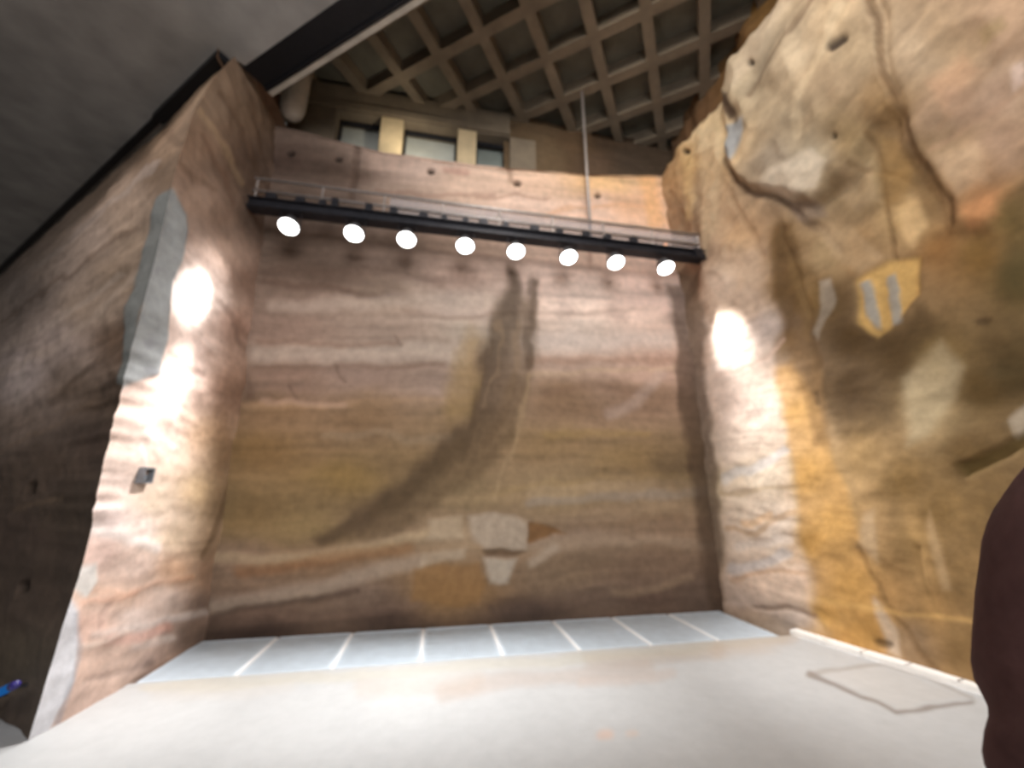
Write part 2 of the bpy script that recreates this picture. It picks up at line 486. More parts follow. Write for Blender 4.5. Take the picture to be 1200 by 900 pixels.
# ---- left pier: lit face from its front arris to the back corner
zs = np.arange(-0.08, ZT + 0.02, 0.024)
ex, ey = smooth_line(zs, [(0, -2.58, 3.70), (1.0, -2.56, 3.74), (2.6, -2.57, 3.68), (3.4, -2.57, 3.66), (4.7, -2.60, 3.66), (5.3, -2.64, 3.74), (6.2, -2.72, 4.02), (7.0, -2.80, 4.38), (7.3, -2.82, 4.46)])
jag = np.stack([np.full(zs.shape, 3.3), zs, zs * 0], -1)
jv = 0.05 * fbm(jag, (1, 1.6, 1), 3, 205, 0.6) + 0.13 * np.maximum(-0.4, fbm(jag, (1, 6.0, 1), 4, 206, 0.65)) * sstep(0.9, 1.4, zs) * sstep(3.0, 2.5, zs)
cx, cy = smooth_line(zs, [(0, -2.45, 5.75), (2.5, -2.52, 5.75), (5.7, -2.68, 5.75), (7.3, -2.74, 5.75)])
S = np.linspace(0, 1, 90)
P = np.stack([ex[None, :] + (cx - ex)[None, :] * S[:, None], ey[None, :] + (cy - ey)[None, :] * S[:, None], np.repeat(zs[None, :], len(S), 0)], -1)
jd = np.exp(-(S * 1.95 / 0.20) ** 2)[:, None] * jv[None, :]
P[..., 0] += jd * 0.5; P[..., 1] -= jd
w = Rock(P, 200, 4)
w.base([
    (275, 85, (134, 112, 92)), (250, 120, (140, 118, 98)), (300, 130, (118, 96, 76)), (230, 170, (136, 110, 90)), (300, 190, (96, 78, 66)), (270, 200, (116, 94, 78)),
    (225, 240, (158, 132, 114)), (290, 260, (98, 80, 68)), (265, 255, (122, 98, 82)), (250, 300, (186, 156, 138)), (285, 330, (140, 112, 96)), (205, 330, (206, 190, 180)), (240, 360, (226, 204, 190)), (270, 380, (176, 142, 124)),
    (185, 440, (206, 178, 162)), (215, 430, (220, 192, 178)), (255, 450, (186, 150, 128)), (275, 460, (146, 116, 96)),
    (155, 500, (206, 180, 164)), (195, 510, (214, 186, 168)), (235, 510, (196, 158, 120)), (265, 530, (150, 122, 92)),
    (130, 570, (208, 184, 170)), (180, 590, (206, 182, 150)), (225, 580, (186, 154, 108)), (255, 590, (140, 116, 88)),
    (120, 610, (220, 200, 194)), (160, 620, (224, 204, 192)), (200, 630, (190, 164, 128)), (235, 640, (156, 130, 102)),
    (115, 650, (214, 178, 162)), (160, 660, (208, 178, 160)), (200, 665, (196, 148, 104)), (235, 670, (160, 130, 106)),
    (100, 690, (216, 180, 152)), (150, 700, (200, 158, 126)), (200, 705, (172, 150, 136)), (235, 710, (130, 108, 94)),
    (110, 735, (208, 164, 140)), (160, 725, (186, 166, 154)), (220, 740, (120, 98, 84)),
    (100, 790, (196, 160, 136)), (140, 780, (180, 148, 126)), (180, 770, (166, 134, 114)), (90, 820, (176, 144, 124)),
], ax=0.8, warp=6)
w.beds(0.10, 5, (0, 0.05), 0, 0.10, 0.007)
for pts, wd, c, a in [
    ([(110, 622), (140, 630), (180, 640)], 9, (240, 232, 226), .9), ([(112, 690), (150, 692), (190, 684), (225, 676)], 5, (206, 150, 108), .6),
    ([(130, 752), (165, 746), (200, 736)], 9, (192, 126, 104), .8), ([(95, 760), (130, 752), (150, 742)], 4, (232, 216, 200), .7), ([(100, 705), (130, 700), (165, 692)], 5, (220, 150, 104), .6),
    ([(110, 745), (150, 738), (240, 718)], 6, (206, 194, 186), .7), ([(160, 758), (190, 752), (205, 748)], 6, (210, 196, 186), .6), ([(118, 735), (122, 720), (132, 705)], 3, (140, 96, 78), .7),
    ([(100, 800), (160, 786), (180, 778)], 4, (120, 92, 78), .7), ([(168, 508), (190, 514), (202, 524)], 6, (244, 232, 220), .8), ([(165, 520), (170, 545)], 4, (226, 206, 196), .7),
    ([(195, 415), (225, 436), (236, 440)], 5, (150, 112, 96), .7), ([(210, 190), (225, 205), (250, 222)], 4, (104, 78, 60), .6), ([(255, 110), (285, 150), (300, 200)], 4, (104, 78, 58), .6),
    ([(232, 130), (262, 170), (282, 215)], 5, (176, 150, 116), .6), ([(275, 380), (283, 400), (290, 408)], 5, (90, 70, 58), .7), ([(258, 352), (275, 372), (292, 396)], 5, (110, 84, 70), .6),
    ([(236, 155), (262, 200), (275, 240)], 3, (110, 80, 62), .6), ([(288, 100), (300, 130), (305, 180)], 4, (100, 76, 58), .5), ([(240, 655), (262, 600), (272, 560), (282, 520)], 5, (92, 72, 46), .6),
]:
    w.stroke(pts, wd, c, a, dh=-.008 if sum(c) < 420 else .006, soft=2.0)
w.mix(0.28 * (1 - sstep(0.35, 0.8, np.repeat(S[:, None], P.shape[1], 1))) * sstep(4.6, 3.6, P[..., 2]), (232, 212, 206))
# the grey plaster repair along the arris, above and at the foot
w.poly([(190, 210), (206, 222), (220, 250), (216, 300), (204, 340), (190, 400), (182, 440), (140, 455), (120, 440), (170, 260)], (142, 148, 150), .92, 3, .03)
for x, y, r in [(174, 404, 7), (174, 436, 6), (186, 318, 5)]:
    w.poly([(x - r, y), (x, y - r), (x + r, y), (x, y + r)], (132, 132, 136), .7, 3)
w.poly([(20, 880), (60, 720), (78, 695), (92, 715), (90, 760), (84, 800), (66, 835), (50, 875)], (206, 208, 214), .92, 3, .02)
w.stroke([(90, 720), (92, 770), (76, 815), (66, 850)], 6, (150, 152, 162), .7)
w.poly([(85, 665), (112, 662), (118, 680), (104, 700), (84, 690)], (214, 212, 208), .85, 3, .02)
Nn = np.zeros(P.shape); Nn[...] = (1.0, 0.03, 0.0)
be = np.exp(-(S * 2.0 / 0.16) ** 2)[:, None]
Nn = Nn * (1 - be)[..., None] + be[..., None] * np.array([0.55, -0.83, 0.0])
hl = 0.045 * fbm(P, (1.0, 1.0, 1.4), 4, 201) + 0.012 * fbm(P, (4, 4, 6), 3, 203)
hl = hl + 0.05 * np.maximum(0, fbm(P, (1.6, 1.6, 2.2), 3, 207)) * sstep(4.3, 6.0, P[..., 2])
w.h = (w.h + hl) * (1 - be) + be * hl[0][None, :]
EDGE = (P + Nn * w.h[..., None])[0].copy()
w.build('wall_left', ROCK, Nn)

# ---- the unlit face that runs off to the left from the same arris
DW = np.array([-0.772, 0.636, 0.0])
tt = np.concatenate([np.arange(0, 1.2, 0.024), np.arange(1.2, 13.0, 0.05)])
lean = np.interp(zs, [0, 4.5, 7.3], [0, 0.02, 0.10])
P0 = EDGE[None, :, :] + tt[:, None, None] * DW[None, None, :]
far = sstep(0.0, 1.6, tt)[:, None]
tgt = np.stack([np.full(zs.shape, -2.58) + DW[0] * 0, np.full(zs.shape, 3.70), zs], -1)
tgt[:, 0] += np.interp(zs, [0, 7.3], [0, -0.24]) * 1.0; tgt[:, 1] += np.interp(zs, [0, 5.0, 7.0, 7.3], [0, 0.12, 0.72, 0.80])
P1 = tgt[None, :, :] + tt[:, None, None] * DW[None, None, :]
P = P0 * (1 - far)[..., None] + P1 * far[..., None]
w = Rock(P, 300, 5)
w.base([
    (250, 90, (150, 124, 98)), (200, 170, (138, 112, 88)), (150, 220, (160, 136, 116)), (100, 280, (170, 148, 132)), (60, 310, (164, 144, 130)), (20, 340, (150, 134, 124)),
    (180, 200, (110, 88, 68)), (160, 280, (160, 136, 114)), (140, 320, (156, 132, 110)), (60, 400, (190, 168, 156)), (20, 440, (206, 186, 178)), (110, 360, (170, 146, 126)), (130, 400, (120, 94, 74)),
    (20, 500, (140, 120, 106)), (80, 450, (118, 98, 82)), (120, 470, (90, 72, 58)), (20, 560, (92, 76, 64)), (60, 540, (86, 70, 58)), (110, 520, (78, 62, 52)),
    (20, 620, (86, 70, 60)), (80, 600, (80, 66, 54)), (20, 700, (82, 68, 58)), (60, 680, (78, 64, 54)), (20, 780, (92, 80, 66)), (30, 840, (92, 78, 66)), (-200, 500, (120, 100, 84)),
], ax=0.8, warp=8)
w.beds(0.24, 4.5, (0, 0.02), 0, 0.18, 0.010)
for pts, wd, c, a in [
    ([(0, 440), (60, 405), (130, 355), (185, 300)], 8, (190, 168, 150), .55), ([(0, 415), (70, 370), (140, 320)], 5, (196, 176, 160), .5), ([(0, 490), (60, 450), (100, 425)], 10, (176, 154, 140), .5),
    ([(0, 378), (80, 320), (160, 262)], 4, (104, 80, 62), .6), ([(0, 350), (60, 300), (120, 250), (190, 190)], 5, (176, 160, 150), .5), ([(60, 470), (110, 425), (150, 395)], 6, (84, 66, 52), .7),
    ([(0, 530), (60, 500), (120, 470)], 3, (132, 108, 88), .6), ([(20, 600), (70, 580)], 3, (120, 98, 76), .6), ([(20, 470), (28, 440), (32, 425)], 6, (188, 172, 160), .5),
    ([(196, 152), (205, 165), (235, 172)], 8, (92, 70, 52), .6), ([(130, 440), (140, 455), (136, 480)], 10, (70, 52, 38), .8),
]:
    w.stroke(pts, wd, c, a)
w.poly([(186, 232), (206, 220), (204, 250), (170, 360), (146, 452), (136, 448), (158, 340)], (120, 124, 122), .9, 3, .015)
for x, y in [(41, 575), (29, 691)]:
    w.poly([(x - 5, y + 8), (x - 2, y - 7), (x + 5, y - 9), (x + 2, y + 5)], (30, 22, 16), .95, 2, -.06)
NW = np.array([-0.636, -0.772, 0.0])
hd = 0.05 * fbm(P, (0.9, 0.9, 1.6), 4, 301) + 0.012 * fbm(P, (4, 4, 6), 3, 303)
w.h = (w.h + hd) * sstep(0, 0.25, tt)[:, None]
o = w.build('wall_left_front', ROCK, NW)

# ---- right wall
zt_y = [(-2.5, 8.0), (2.6, 7.75), (3.4, 7.62), (4.2, 7.5), (5.75, 7.38)]
ys = np.concatenate([np.arange(5.8, 1.6, -0.024), np.arange(1.6, -2.6, -0.06)])
ts = np.linspace(0, 1, 320)
ztop = np.interp(ys, [a for a, _ in zt_y], [b for _, b in zt_y])
ztop = ztop + (0.10 * fbm(np.stack([ys, ys * 0, ys * 0], -1), 2.4, 4, 407) + 0.05 * fbm(np.stack([ys, ys * 0, ys * 0], -1), 9.0, 3, 408)) * sstep(5.6, 5.0, ys)
bx0 = np.interp(ys, [-2.5, 3.18, 5.64, 5.8], [5.55, 4.57, 4.07, 4.04])
Zg = -0.1 + ts[None, :] * (ztop[:, None] + 0.1)
over = np.interp(ys, [1.5, 3.0, 4.3, 5.3, 5.7], [0.55, 0.55, 0.34, 0.20, 0.18])
Xg = bx0[:, None] - over[:, None] * sstep(3.4, 7.4, Zg) ** 1.1
P = np.stack([Xg, np.repeat(ys[:, None], len(ts), 1), Zg], -1)
w = Rock(P, 400, 6)
w.base([
    (790, 200, (170, 136, 96)), (810, 190, (186, 152, 104)), (830, 160, (206, 182, 142)), (800, 250, (142, 112, 84)), (815, 320, (140, 108, 84)), (830, 250, (190, 160, 128)), (860, 270, (186, 150, 112)),
    (900, 60, (151, 135, 113)), (880, 90, (168, 151, 125)), (940, 60, (170, 151, 125)), (920, 140, (147, 129, 104)), (980, 100, (172, 147, 116)), (930, 200, (168, 151, 130)), (1010, 60, (182, 158, 125)), (960, 190, (170, 153, 127)),
    (1000, 160, (142, 118, 82)), (985, 215, (142, 118, 84)), (1020, 200, (154, 129, 89)), (1040, 130, (141, 110, 70)), (1055, 200, (125, 96, 56)), (1060, 250, (186, 152, 102)), (1085, 230, (129, 101, 65)),
    (1070, 60, (184, 159, 129)), (1120, 60, (177, 149, 116)), (1180, 40, (190, 156, 125)), (1100, 130, (163, 134, 106)), (1180, 110, (182, 153, 127)), (1120, 190, (168, 139, 106)), (1180, 170, (159, 129, 104)), (1160, 240, (186, 133, 87)),
    (1180, 260, (138, 110, 62)), (1100, 290, (148, 106, 58)), (1150, 300, (125, 93, 45)), (1190, 330, (87, 72, 38)), (1190, 430, (83, 66, 36)),
    (870, 320, (188, 160, 134)), (850, 330, (196, 172, 152)), (855, 420, (226, 206, 194)), (900, 380, (196, 178, 168)), (880, 350, (190, 164, 142)), (830, 420, (190, 164, 146)),
    (925, 330, (136, 104, 62)), (915, 280, (130, 100, 62)), (960, 350, (124, 94, 50)), (925, 400, (108, 82, 50)), (965, 300, (160, 134, 96)), (1000, 400, (78, 56, 24)), (1000, 300, (166, 130, 86)),
    (860, 480, (216, 190, 174)), (900, 480, (206, 188, 174)), (845, 520, (198, 176, 156)), (930, 480, (172, 138, 86)), (960, 450, (74, 52, 22)),
    (1050, 420, (80, 58, 24)), (1000, 460, (66, 46, 19)), (1100, 420, (132, 106, 62)), (1090, 480, (150, 126, 88)), (1150, 450, (92, 70, 34)), (1130, 530, (98, 74, 38)),
    (860, 560, (206, 184, 150)), (900, 560, (206, 188, 160)), (945, 550, (176, 136, 72)), (1010, 530, (158, 126, 80)), (1060, 560, (120, 92, 50)), (1100, 600, (118, 90, 48)), (1150, 600, (112, 86, 48)),
    (860, 620, (206, 182, 156)), (910, 620, (208, 190, 170)), (950, 640, (186, 140, 66)), (980, 620, (190, 148, 82)), (1020, 630, (160, 126, 82)), (1080, 640, (146, 114, 68)), (1120, 680, (132, 102, 60)),
    (880, 680, (206, 172, 142)), (930, 680, (208, 176, 148)), (960, 720, (186, 142, 70)), (1000, 690, (178, 134, 66)), (1040, 700, (164, 124, 72)), (1090, 720, (150, 114, 66)), (1130, 760, (140, 108, 64)),
    (870, 700, (176, 150, 130)), (930, 730, (176, 158, 144)), (1060, 760, (156, 126, 92)), (1010, 740, (170, 126, 60)), (1300, 300, (150, 118, 76)), (1300, 100, (190, 154, 118)),
], ax=1.0, warp=12)
c0 = w.col.copy(); h0 = w.h.copy()
w.beds(0.10, 4, (0, -0.04), 0, 0.08, 0.010)
_o = 0.85 * sstep(905, 960, w.px) * sstep(380, 460, w.py)
w.col = w.col * (1 - _o)[..., None] + c0 * _o[..., None]; w.h = w.h * (1 - 0.6 * _o) + h0 * 0.6 * _o
st = fbm(np.stack([P[..., 1] * 7, P[..., 2] * 0.9, P[..., 0] * 0], -1), 1.0, 4, 444)       # water streaks running down the ochre part
_d = np.array([on_x(1100, 0, 4.3)[1] - on_x(960, 190, 4.3)[1], on_x(1100, 0, 4.3)[2] - on_x(960, 190, 4.3)[2]]); _d /= np.linalg.norm(_d)
_al = P[..., 1] * _d[0] + P[..., 2] * _d[1]; _ac = -P[..., 1] * _d[1] + P[..., 2] * _d[0]
dip = fbm(np.stack([_al * 0.5, _ac * 4.0, P[..., 0] * 0], -1), 1.0, 4, 455, 0.6) * (1 - sstep(220, 330, w.py)) * sstep(850, 900, w.px)
w.mul(1 + 0.30 * dip); w.h = w.h + 0.02 * dip
low = sstep(905, 960, w.px) * sstep(520, 600, w.py)
w.mul(1 + 0.22 * st * low)
w.poly([(905, 430), (925, 520), (935, 600), (945, 660), (958, 720), (972, 752), (1036, 775), (1030, 705), (1004, 625), (985, 560), (960, 480), (930, 425)], (190, 142, 74), .6, 6)
w.poly([(838, 380), (905, 400), (920, 500), (930, 600), (942, 690), (955, 735), (850, 712)], (218, 196, 182), .35, 6)
# blocks
w.poly([(846, 108), (905, -30), (1030, -30), (1040, 60), (1056, 125), (1030, 150), (1008, 190), (985, 210), (955, 236), (908, 226), (878, 214), (858, 190), (850, 150)], None, 1, 5, .16, 6)
w.poly([(1036, -60), (1045, 70), (1066, 180), (1108, 236), (1116, 268), (1160, 265), (1260, 180), (1260, -60)], None, 1, 5, .11, 14)
w.poly([(1000, 330), (1040, 305), (1078, 298), (1080, 350), (1050, 378), (1030, 398), (1004, 380)], (206, 164, 92), .85, 4, -.03)
w.poly([(1003, 333), (1014, 330), (1022, 360), (1030, 388), (1018, 380), (1008, 360)], (150, 150, 146), .85, 2, .01)
w.poly([(1033, 326), (1046, 320), (1052, 350), (1058, 378), (1044, 382), (1036, 350)], (150, 150, 146), .8, 2, .01)
w.poly([(850, 150), (878, 140), (876, 166), (866, 190), (852, 182)], (150, 154, 158), .9, 3, .02)
w.poly([(905, 200), (958, 176), (972, 190), (960, 222), (915, 236), (896, 220)], (208, 192, 170), .7, 5)
w.poly([(1060, 440), (1105, 400), (1128, 430), (1115, 470), (1085, 510), (1064, 520)], (178, 160, 126), .55, 9)
w.poly([(958, 330), (972, 326), (976, 350), (966, 385), (958, 400)], (196, 180, 160), .8, 3)
w.poly([(960, 335), (1000, 320), (1000, 395), (1060, 390), (1080, 360), (1110, 380), (1060, 440), (1050, 500), (990, 520), (960, 470), (940, 420)], (66, 47, 20), .55, 12)
w.poly([(893, 268), (916, 262), (935, 330), (962, 430), (975, 520), (955, 520), (930, 430), (908, 350)], (108, 80, 46), .6, 6)
w.poly([(1120, 545), (1190, 515), (1260, 500), (1260, 518), (1190, 533), (1130, 560)], (92, 74, 34), .7, 4, -.05)
w.poly([(1180, 495), (1215, 470), (1230, 500), (1190, 515)], (180, 164, 142), .7, 5)
w.poly([(1010, 602), (1022, 600), (1030, 660), (1000, 640)], (190, 164, 130), .5, 5)
w.poly([(1024, 700), (1036, 712), (1052, 740), (1054, 770), (1040, 765), (1030, 730)], (206, 184, 160), .7, 4)
w.poly([(1085, 600), (1098, 620), (1118, 690), (1108, 690), (1092, 640)], (190, 158, 116), .5, 4)
for pts, wd, c, a in [
    ([(1028, -20), (1034, 20), (1040, 65), (1052, 105), (1062, 135), (1070, 180), (1088, 205), (1110, 232), (1115, 262)], 6, (96, 68, 40), .85),
    ([(848, 185), (862, 210), (880, 222), (905, 234), (935, 252), (960, 268), (985, 294)], 7, (74, 54, 44), .85), ([(845, 118), (858, 128), (866, 142)], 8, (62, 44, 34), .9),
    ([(1022, 155), (1030, 190), (1040, 240), (1047, 300)], 5, (104, 76, 42), .8), ([(968, -8), (940, 34), (912, 70), (884, 112)], 4, (96, 74, 54), .8),
    ([(1000, 195), (1020, 200), (1048, 205), (1070, 220)], 4, (140, 108, 66), .6), ([(955, 238), (985, 215), (1018, 196)], 5, (118, 90, 56), .6),
    ([(905, 262), (925, 300), (945, 360), (960, 430)], 5, (86, 62, 36), .6), ([(1002, 640), (1030, 690), (1060, 735), (1090, 775), (1110, 800)], 5, (110, 80, 44), .7),
    ([(1074, 640), (1085, 680), (1100, 720)], 4, (120, 92, 52), .6), ([(955, 700), (1020, 712), (1080, 720), (1150, 728)], 5, (206, 162, 92), .6), ([(860, 225), (880, 290), (890, 300)], 5, (140, 108, 76), .6),
    ([(790, 225), (800, 260), (806, 300)], 6, (120, 92, 66), .6), ([(806, 180), (810, 230), (806, 255)], 7, (200, 170, 118), .6), ([(818, 200), (815, 260), (812, 300)], 6, (104, 80, 60), .7),
    ([(845, 440), (900, 420), (920, 400)], 4, (190, 158, 140), .6), ([(846, 560), (880, 552), (920, 528)], 9, (186, 186, 190), .7), ([(845, 575), (930, 574)], 5, (160, 130, 90), .6),
    ([(850, 620), (885, 622), (930, 600)], 6, (166, 124, 76), .7), ([(856, 665), (890, 660), (915, 648)], 10, (182, 182, 186), .7), ([(870, 610), (900, 606)], 8, (218, 170, 116), .7),
    ([(860, 640), (890, 634), (925, 632)], 8, (220, 204, 192), .7), ([(880, 715), (920, 712), (950, 722)], 4, (120, 92, 76), .6), ([(860, 676), (900, 668), (940, 672)], 4, (186, 140, 100), .6),
    ([(1000, 12), (970, 70), (950, 120), (940, 160)], 8, (210, 188, 154), .5), ([(1100, 150), (1150, 90), (1200, 40)], 5, (150, 118, 88), .5), ([(1090, 180), (1150, 140), (1200, 110)], 6, (170, 134, 106), .5),
    ([(957, 465), (958, 475)], 5, (70, 52, 30), .8), ([(1150, 375), (1160, 372)], 7, (60, 42, 22), .8), ([(1028, 754), (1040, 757)], 7, (50, 36, 24), .9),
]:
    w.stroke(pts, wd, c, a, dh=(-.016 if sum(c) < 330 else -.004))
for pts, c, a, sf in [
    ([(817, 150), (838, 150), (846, 205), (840, 260), (826, 300), (815, 240)], (196, 172, 138), .6, 6), ([(1056, 227), (1074, 230), (1084, 262), (1070, 286), (1054, 270)], (214, 178, 126), .75, 5),
    ([(1028, 152), (1050, 160), (1064, 200), (1062, 236), (1040, 240), (1030, 195)], (146, 112, 64), .65, 6), ([(988, 196), (1020, 184), (1030, 230), (1000, 245), (976, 230)], (176, 150, 116), .5, 6),
    ([(898, 262), (922, 262), (938, 300), (940, 350), (926, 392), (908, 350)], (92, 68, 38), .7, 6), ([(912, 236), (956, 234), (962, 252), (930, 258)], (124, 106, 92), .7, 4),
    ([(846, 108), (858, 114), (866, 134), (858, 142), (850, 128)], (66, 48, 36), .85, 3), ([(1176, 235), (1260, 180), (1260, 350), (1176, 340)], (92, 78, 44), .6, 14), ([(1125, 240), (1165, 228), (1170, 252), (1135, 268)], (206, 144, 92), .6, 8),
    ([(950, 262), (985, 258), (1015, 280), (1035, 300), (1005, 322), (975, 300)], (176, 148, 112), .6, 5), ([(905, 10), (935, 0), (900, 60), (868, 104), (856, 100)], (190, 170, 146), .5, 6),
    ([(1090, 96), (1130, 66), (1150, 80), (1110, 130)], (206, 160, 124), .5, 9), ([(1150, 40), (1178, 20), (1186, 34), (1158, 56)], (150, 128, 84), .6, 6), ([(1110, 105), (1180, 90), (1190, 130), (1120, 150)], (168, 136, 112), .5, 10),
    ([(1095, 190), (1150, 170), (1160, 210), (1120, 225)], (204, 172, 138), .5, 8), ([(788, 318), (818, 322), (832, 450), (848, 705), (838, 722), (818, 560)], (92, 71, 54), .75, 5),  # second patch is back corner shade painted on the rock
    ([(1185, 80), (1200, 76), (1206, 100), (1190, 108)], (226, 200, 186), .6, 5), ([(920, 300), (950, 310), (960, 340), (950, 400), (930, 360)], (122, 94, 54), .5, 6),
]:
    w.poly(pts, c, a, sf)
w.stroke([(983, 63), (990, 57), (999, 51)], 9, (44, 32, 26), 1.3, -.03)
for x, y, r in [(884, 76, 5), (981, 162, 4), (803, 177, 4)]:
    w.hole(x, y, r)
hr = 0.07 * fbm(P, (0.8, 0.8, 1.0), 4, 401) + 0.014 * fbm(P, (4, 4, 5), 3, 403)
rough = np.abs(fbm(P, (1.5, 1.5, 1.5), 3, 409)) * sstep(3.0, 5.0, P[..., 2])
w.h = w.h + hr - 0.12 * rough
NR = np.array([-0.98, -0.2, 0.0])
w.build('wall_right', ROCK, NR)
RTOP = (w.P + NR * w.h[..., None])[:, -1].copy()


# ---- ledges and set-back faces above the cut
def small_rock(name, P, ctrl, seed, N, amp=0.05, bed=0.15):
    w = Rock(P, seed, 4); w.base(ctrl, warp=10); w.beds(bed, 5, (0, 0), 0, .12, .01)
    w.h = w.h + amp * fbm(P, 1.3, 4, seed + 3)
    return w.build(name, ROCK, np.array(N, float))


def quad_grid(a, b, c, d, nu, nv):
    u = np.linspace(0, 1, nu)[:, None, None]; v = np.linspace(0, 1, nv)[None, :, None]
    a, b, c, d = (np.array(q, float) for q in (a, b, c, d))
    return a * (1 - u) * (1 - v) + b * u * (1 - v) + c * u * v + d * (1 - u) * v


HC = 8.5
top = RTOP.copy()
ledge = np.stack([top + np.array([0.0, 0, 0.0]), top + np.array([0.5, 0.0, -0.03]), ], 1)
ledge = top[:, None, :] + np.linspace(0, 1, 8)[None, :, None] * np.array([0.65, 0.02, -0.05])
small_rock('trim_1', ledge, [(800, 150, (120, 90, 60)), (900, 0, (120, 90, 60))], 500, (0, 0, 1), 0.03)
up = top[:, None, :] + np.array([0.34, 0.0, -0.25]) + np.linspace(0, 1, 60)[None, :, None] * np.array([0.10, 0, 1.0]) * (HC + 0.3 - top[:, 2] + 0.25)[:, None, None]
small_rock('wall_right_upper', up, [(800, 150, (112, 82, 54)), (850, 60, (122, 90, 54)), (900, 0, (130, 96, 50)), (770, 180, (92, 70, 54))], 520, (-1, 0, 0), 0.09)
lb = quad_grid((-2.95, YB - 0.02, ZT - .02), (4.4, YB - 0.02, ZT - .02), (4.4, YB + 0.5, ZT - .02), (-2.95, YB + 0.5, ZT - .02), 120, 10)
lb[..., 2] = ZTX(lb[..., 0]) - .015
small_rock('trim_2', lb, [(500, 190, (190, 160, 140)), (700, 200, (130, 100, 76)), (380, 170, (110, 90, 76))], 540, (0, 0, 1), 0.015)
ub = quad_grid((0.95, 5.90, ZT - .4), (4.7, 5.86, ZT - .4), (4.7, 5.95, HC + .15), (0.95, 5.98, HC + .15), 150, 60)
small_rock('wall_back_upper', ub, [(640, 185, (97, 79, 57)), (700, 190, (88, 69, 53)), (740, 190, (72, 59, 47)), (680, 170, (88, 68, 47)), (720, 165, (69, 53, 38))], 560, (0, -1, 0), 0.10)
ul = quad_grid((-2.95, 6.0, ZT - .4), (-2.95, 4.3, ZT - .4), (-2.95, 4.3, HC + .1), (-2.95, 6.0, HC + .1), 60, 50)
small_rock('wall_left_upper', ul, [(340, 110, (110, 84, 64)), (360, 130, (96, 76, 60))], 580, (1, 0, 0), 0.05)
ll = quad_grid((-3.0, 4.3, ZT - .03), (-2.66, 4.3, ZT - .03), (-2.6, 5.7, ZT - .03), (-3.0, 5.7, ZT - .03), 12, 50)
small_rock('trim_3', ll, [(340, 140, (110, 84, 64))], 590, (0, 0, 1), 0.01)

# ---- niche wall on top of the back ledge: three recesses between cream pillars
def niche_wall():
    y0 = 5.86
    ops = []
    for (xa, ya, xb, yb) in ((392, 137, 445, 170), (471, 147, 536, 186), (558, 160, 628, 196)):
        a = on_y(xa, (ya + yb) / 2, y0); c = on_y(xb, (ya + yb) / 2 + 3, y0)
        t = on_y((xa + xb) / 2, ya + 5, y0)[2]
        ops.append((a[0], c[0], t)); None
    x0, x1 = -2.75, 1.05
    z0 = 6.9
    lint = max(o[2] for o in ops) + 0.10
    xs_ = [x0] + [v for o in ops for v in o[:2]] + [x1]
    b = MB()
    b.box(((x0 + x1) / 2, y0 + 0.2, (lint + 0.0 + HC + .1) / 2), (x1 - x0, 0.4, HC + .1 - lint))
    b.box(((x0 + x1) / 2, y0 - 0.015, lint + 0.10), (x1 - x0, 0.05, 0.14), bevel=.01)
    struct(b.build('wall_niche_header', M_COFFER))
    for k in range(4):
        a, c = xs_[2 * k], xs_[2 * k + 1]
        b = MB(); b.box(((a + c) / 2, y0 + 0.19, (z0 + lint) / 2), (c - a, 0.40, lint - z0), bevel=.015)
        struct(b.build('wall_niche_pillar', M_CREAM if k in (1, 2) else M_COFFER))
    for k, (a, c, t) in enumerate(ops):
        w_ = struct(bpy.data.objects.new('window_%d' % (k + 1), None)); COL.objects.link(w_)
        w_.location = ((a + c) / 2, y0 + 0.25, z0)
        rot = Matrix.Rotation(math.radians(-6), 3, 'X')
        b = MB(); b.box((0, 0.05, (lint - z0) / 2), (c - a + .04, 0.03, lint - z0 + .04), rot); b.build('window_pane', M_PANELD if k == 2 else M_PANEL, w_)
        b = MB()
        b.box((-(c - a) / 2 + .02, -0.02, (lint - z0) / 2), (.04, .06, lint - z0)); b.box(((c - a) / 2 - .02, -0.02, (lint - z0) / 2), (.04, .06, lint - z0))
        b.box((0, -0.02, lint - z0 - .03), (c - a, .06, .06)); b.box((0, -0.02, .02), (c - a, .06, .04))
        b.build('window_frame', M_DARK, w_)


niche_wall()

# ---- pale rounded concrete stub at the back left corner of the ledge
b = MB()
b.lathe([(0.05, -0.02), (0.11, 0.0), (0.16, 0.07), (0.185, 0.18), (0.19, 0.5), (0.19, 1.22)], 24)
o = b.build('concrete_column', M_PALE, None, True)
pp = on_y(338, 150, 5.40); o.location = (pp[0], 5.40, ZT + 0.01)
tag(o, 'pale concrete column stub with a rounded foot behind the end of the black beam', 'column')

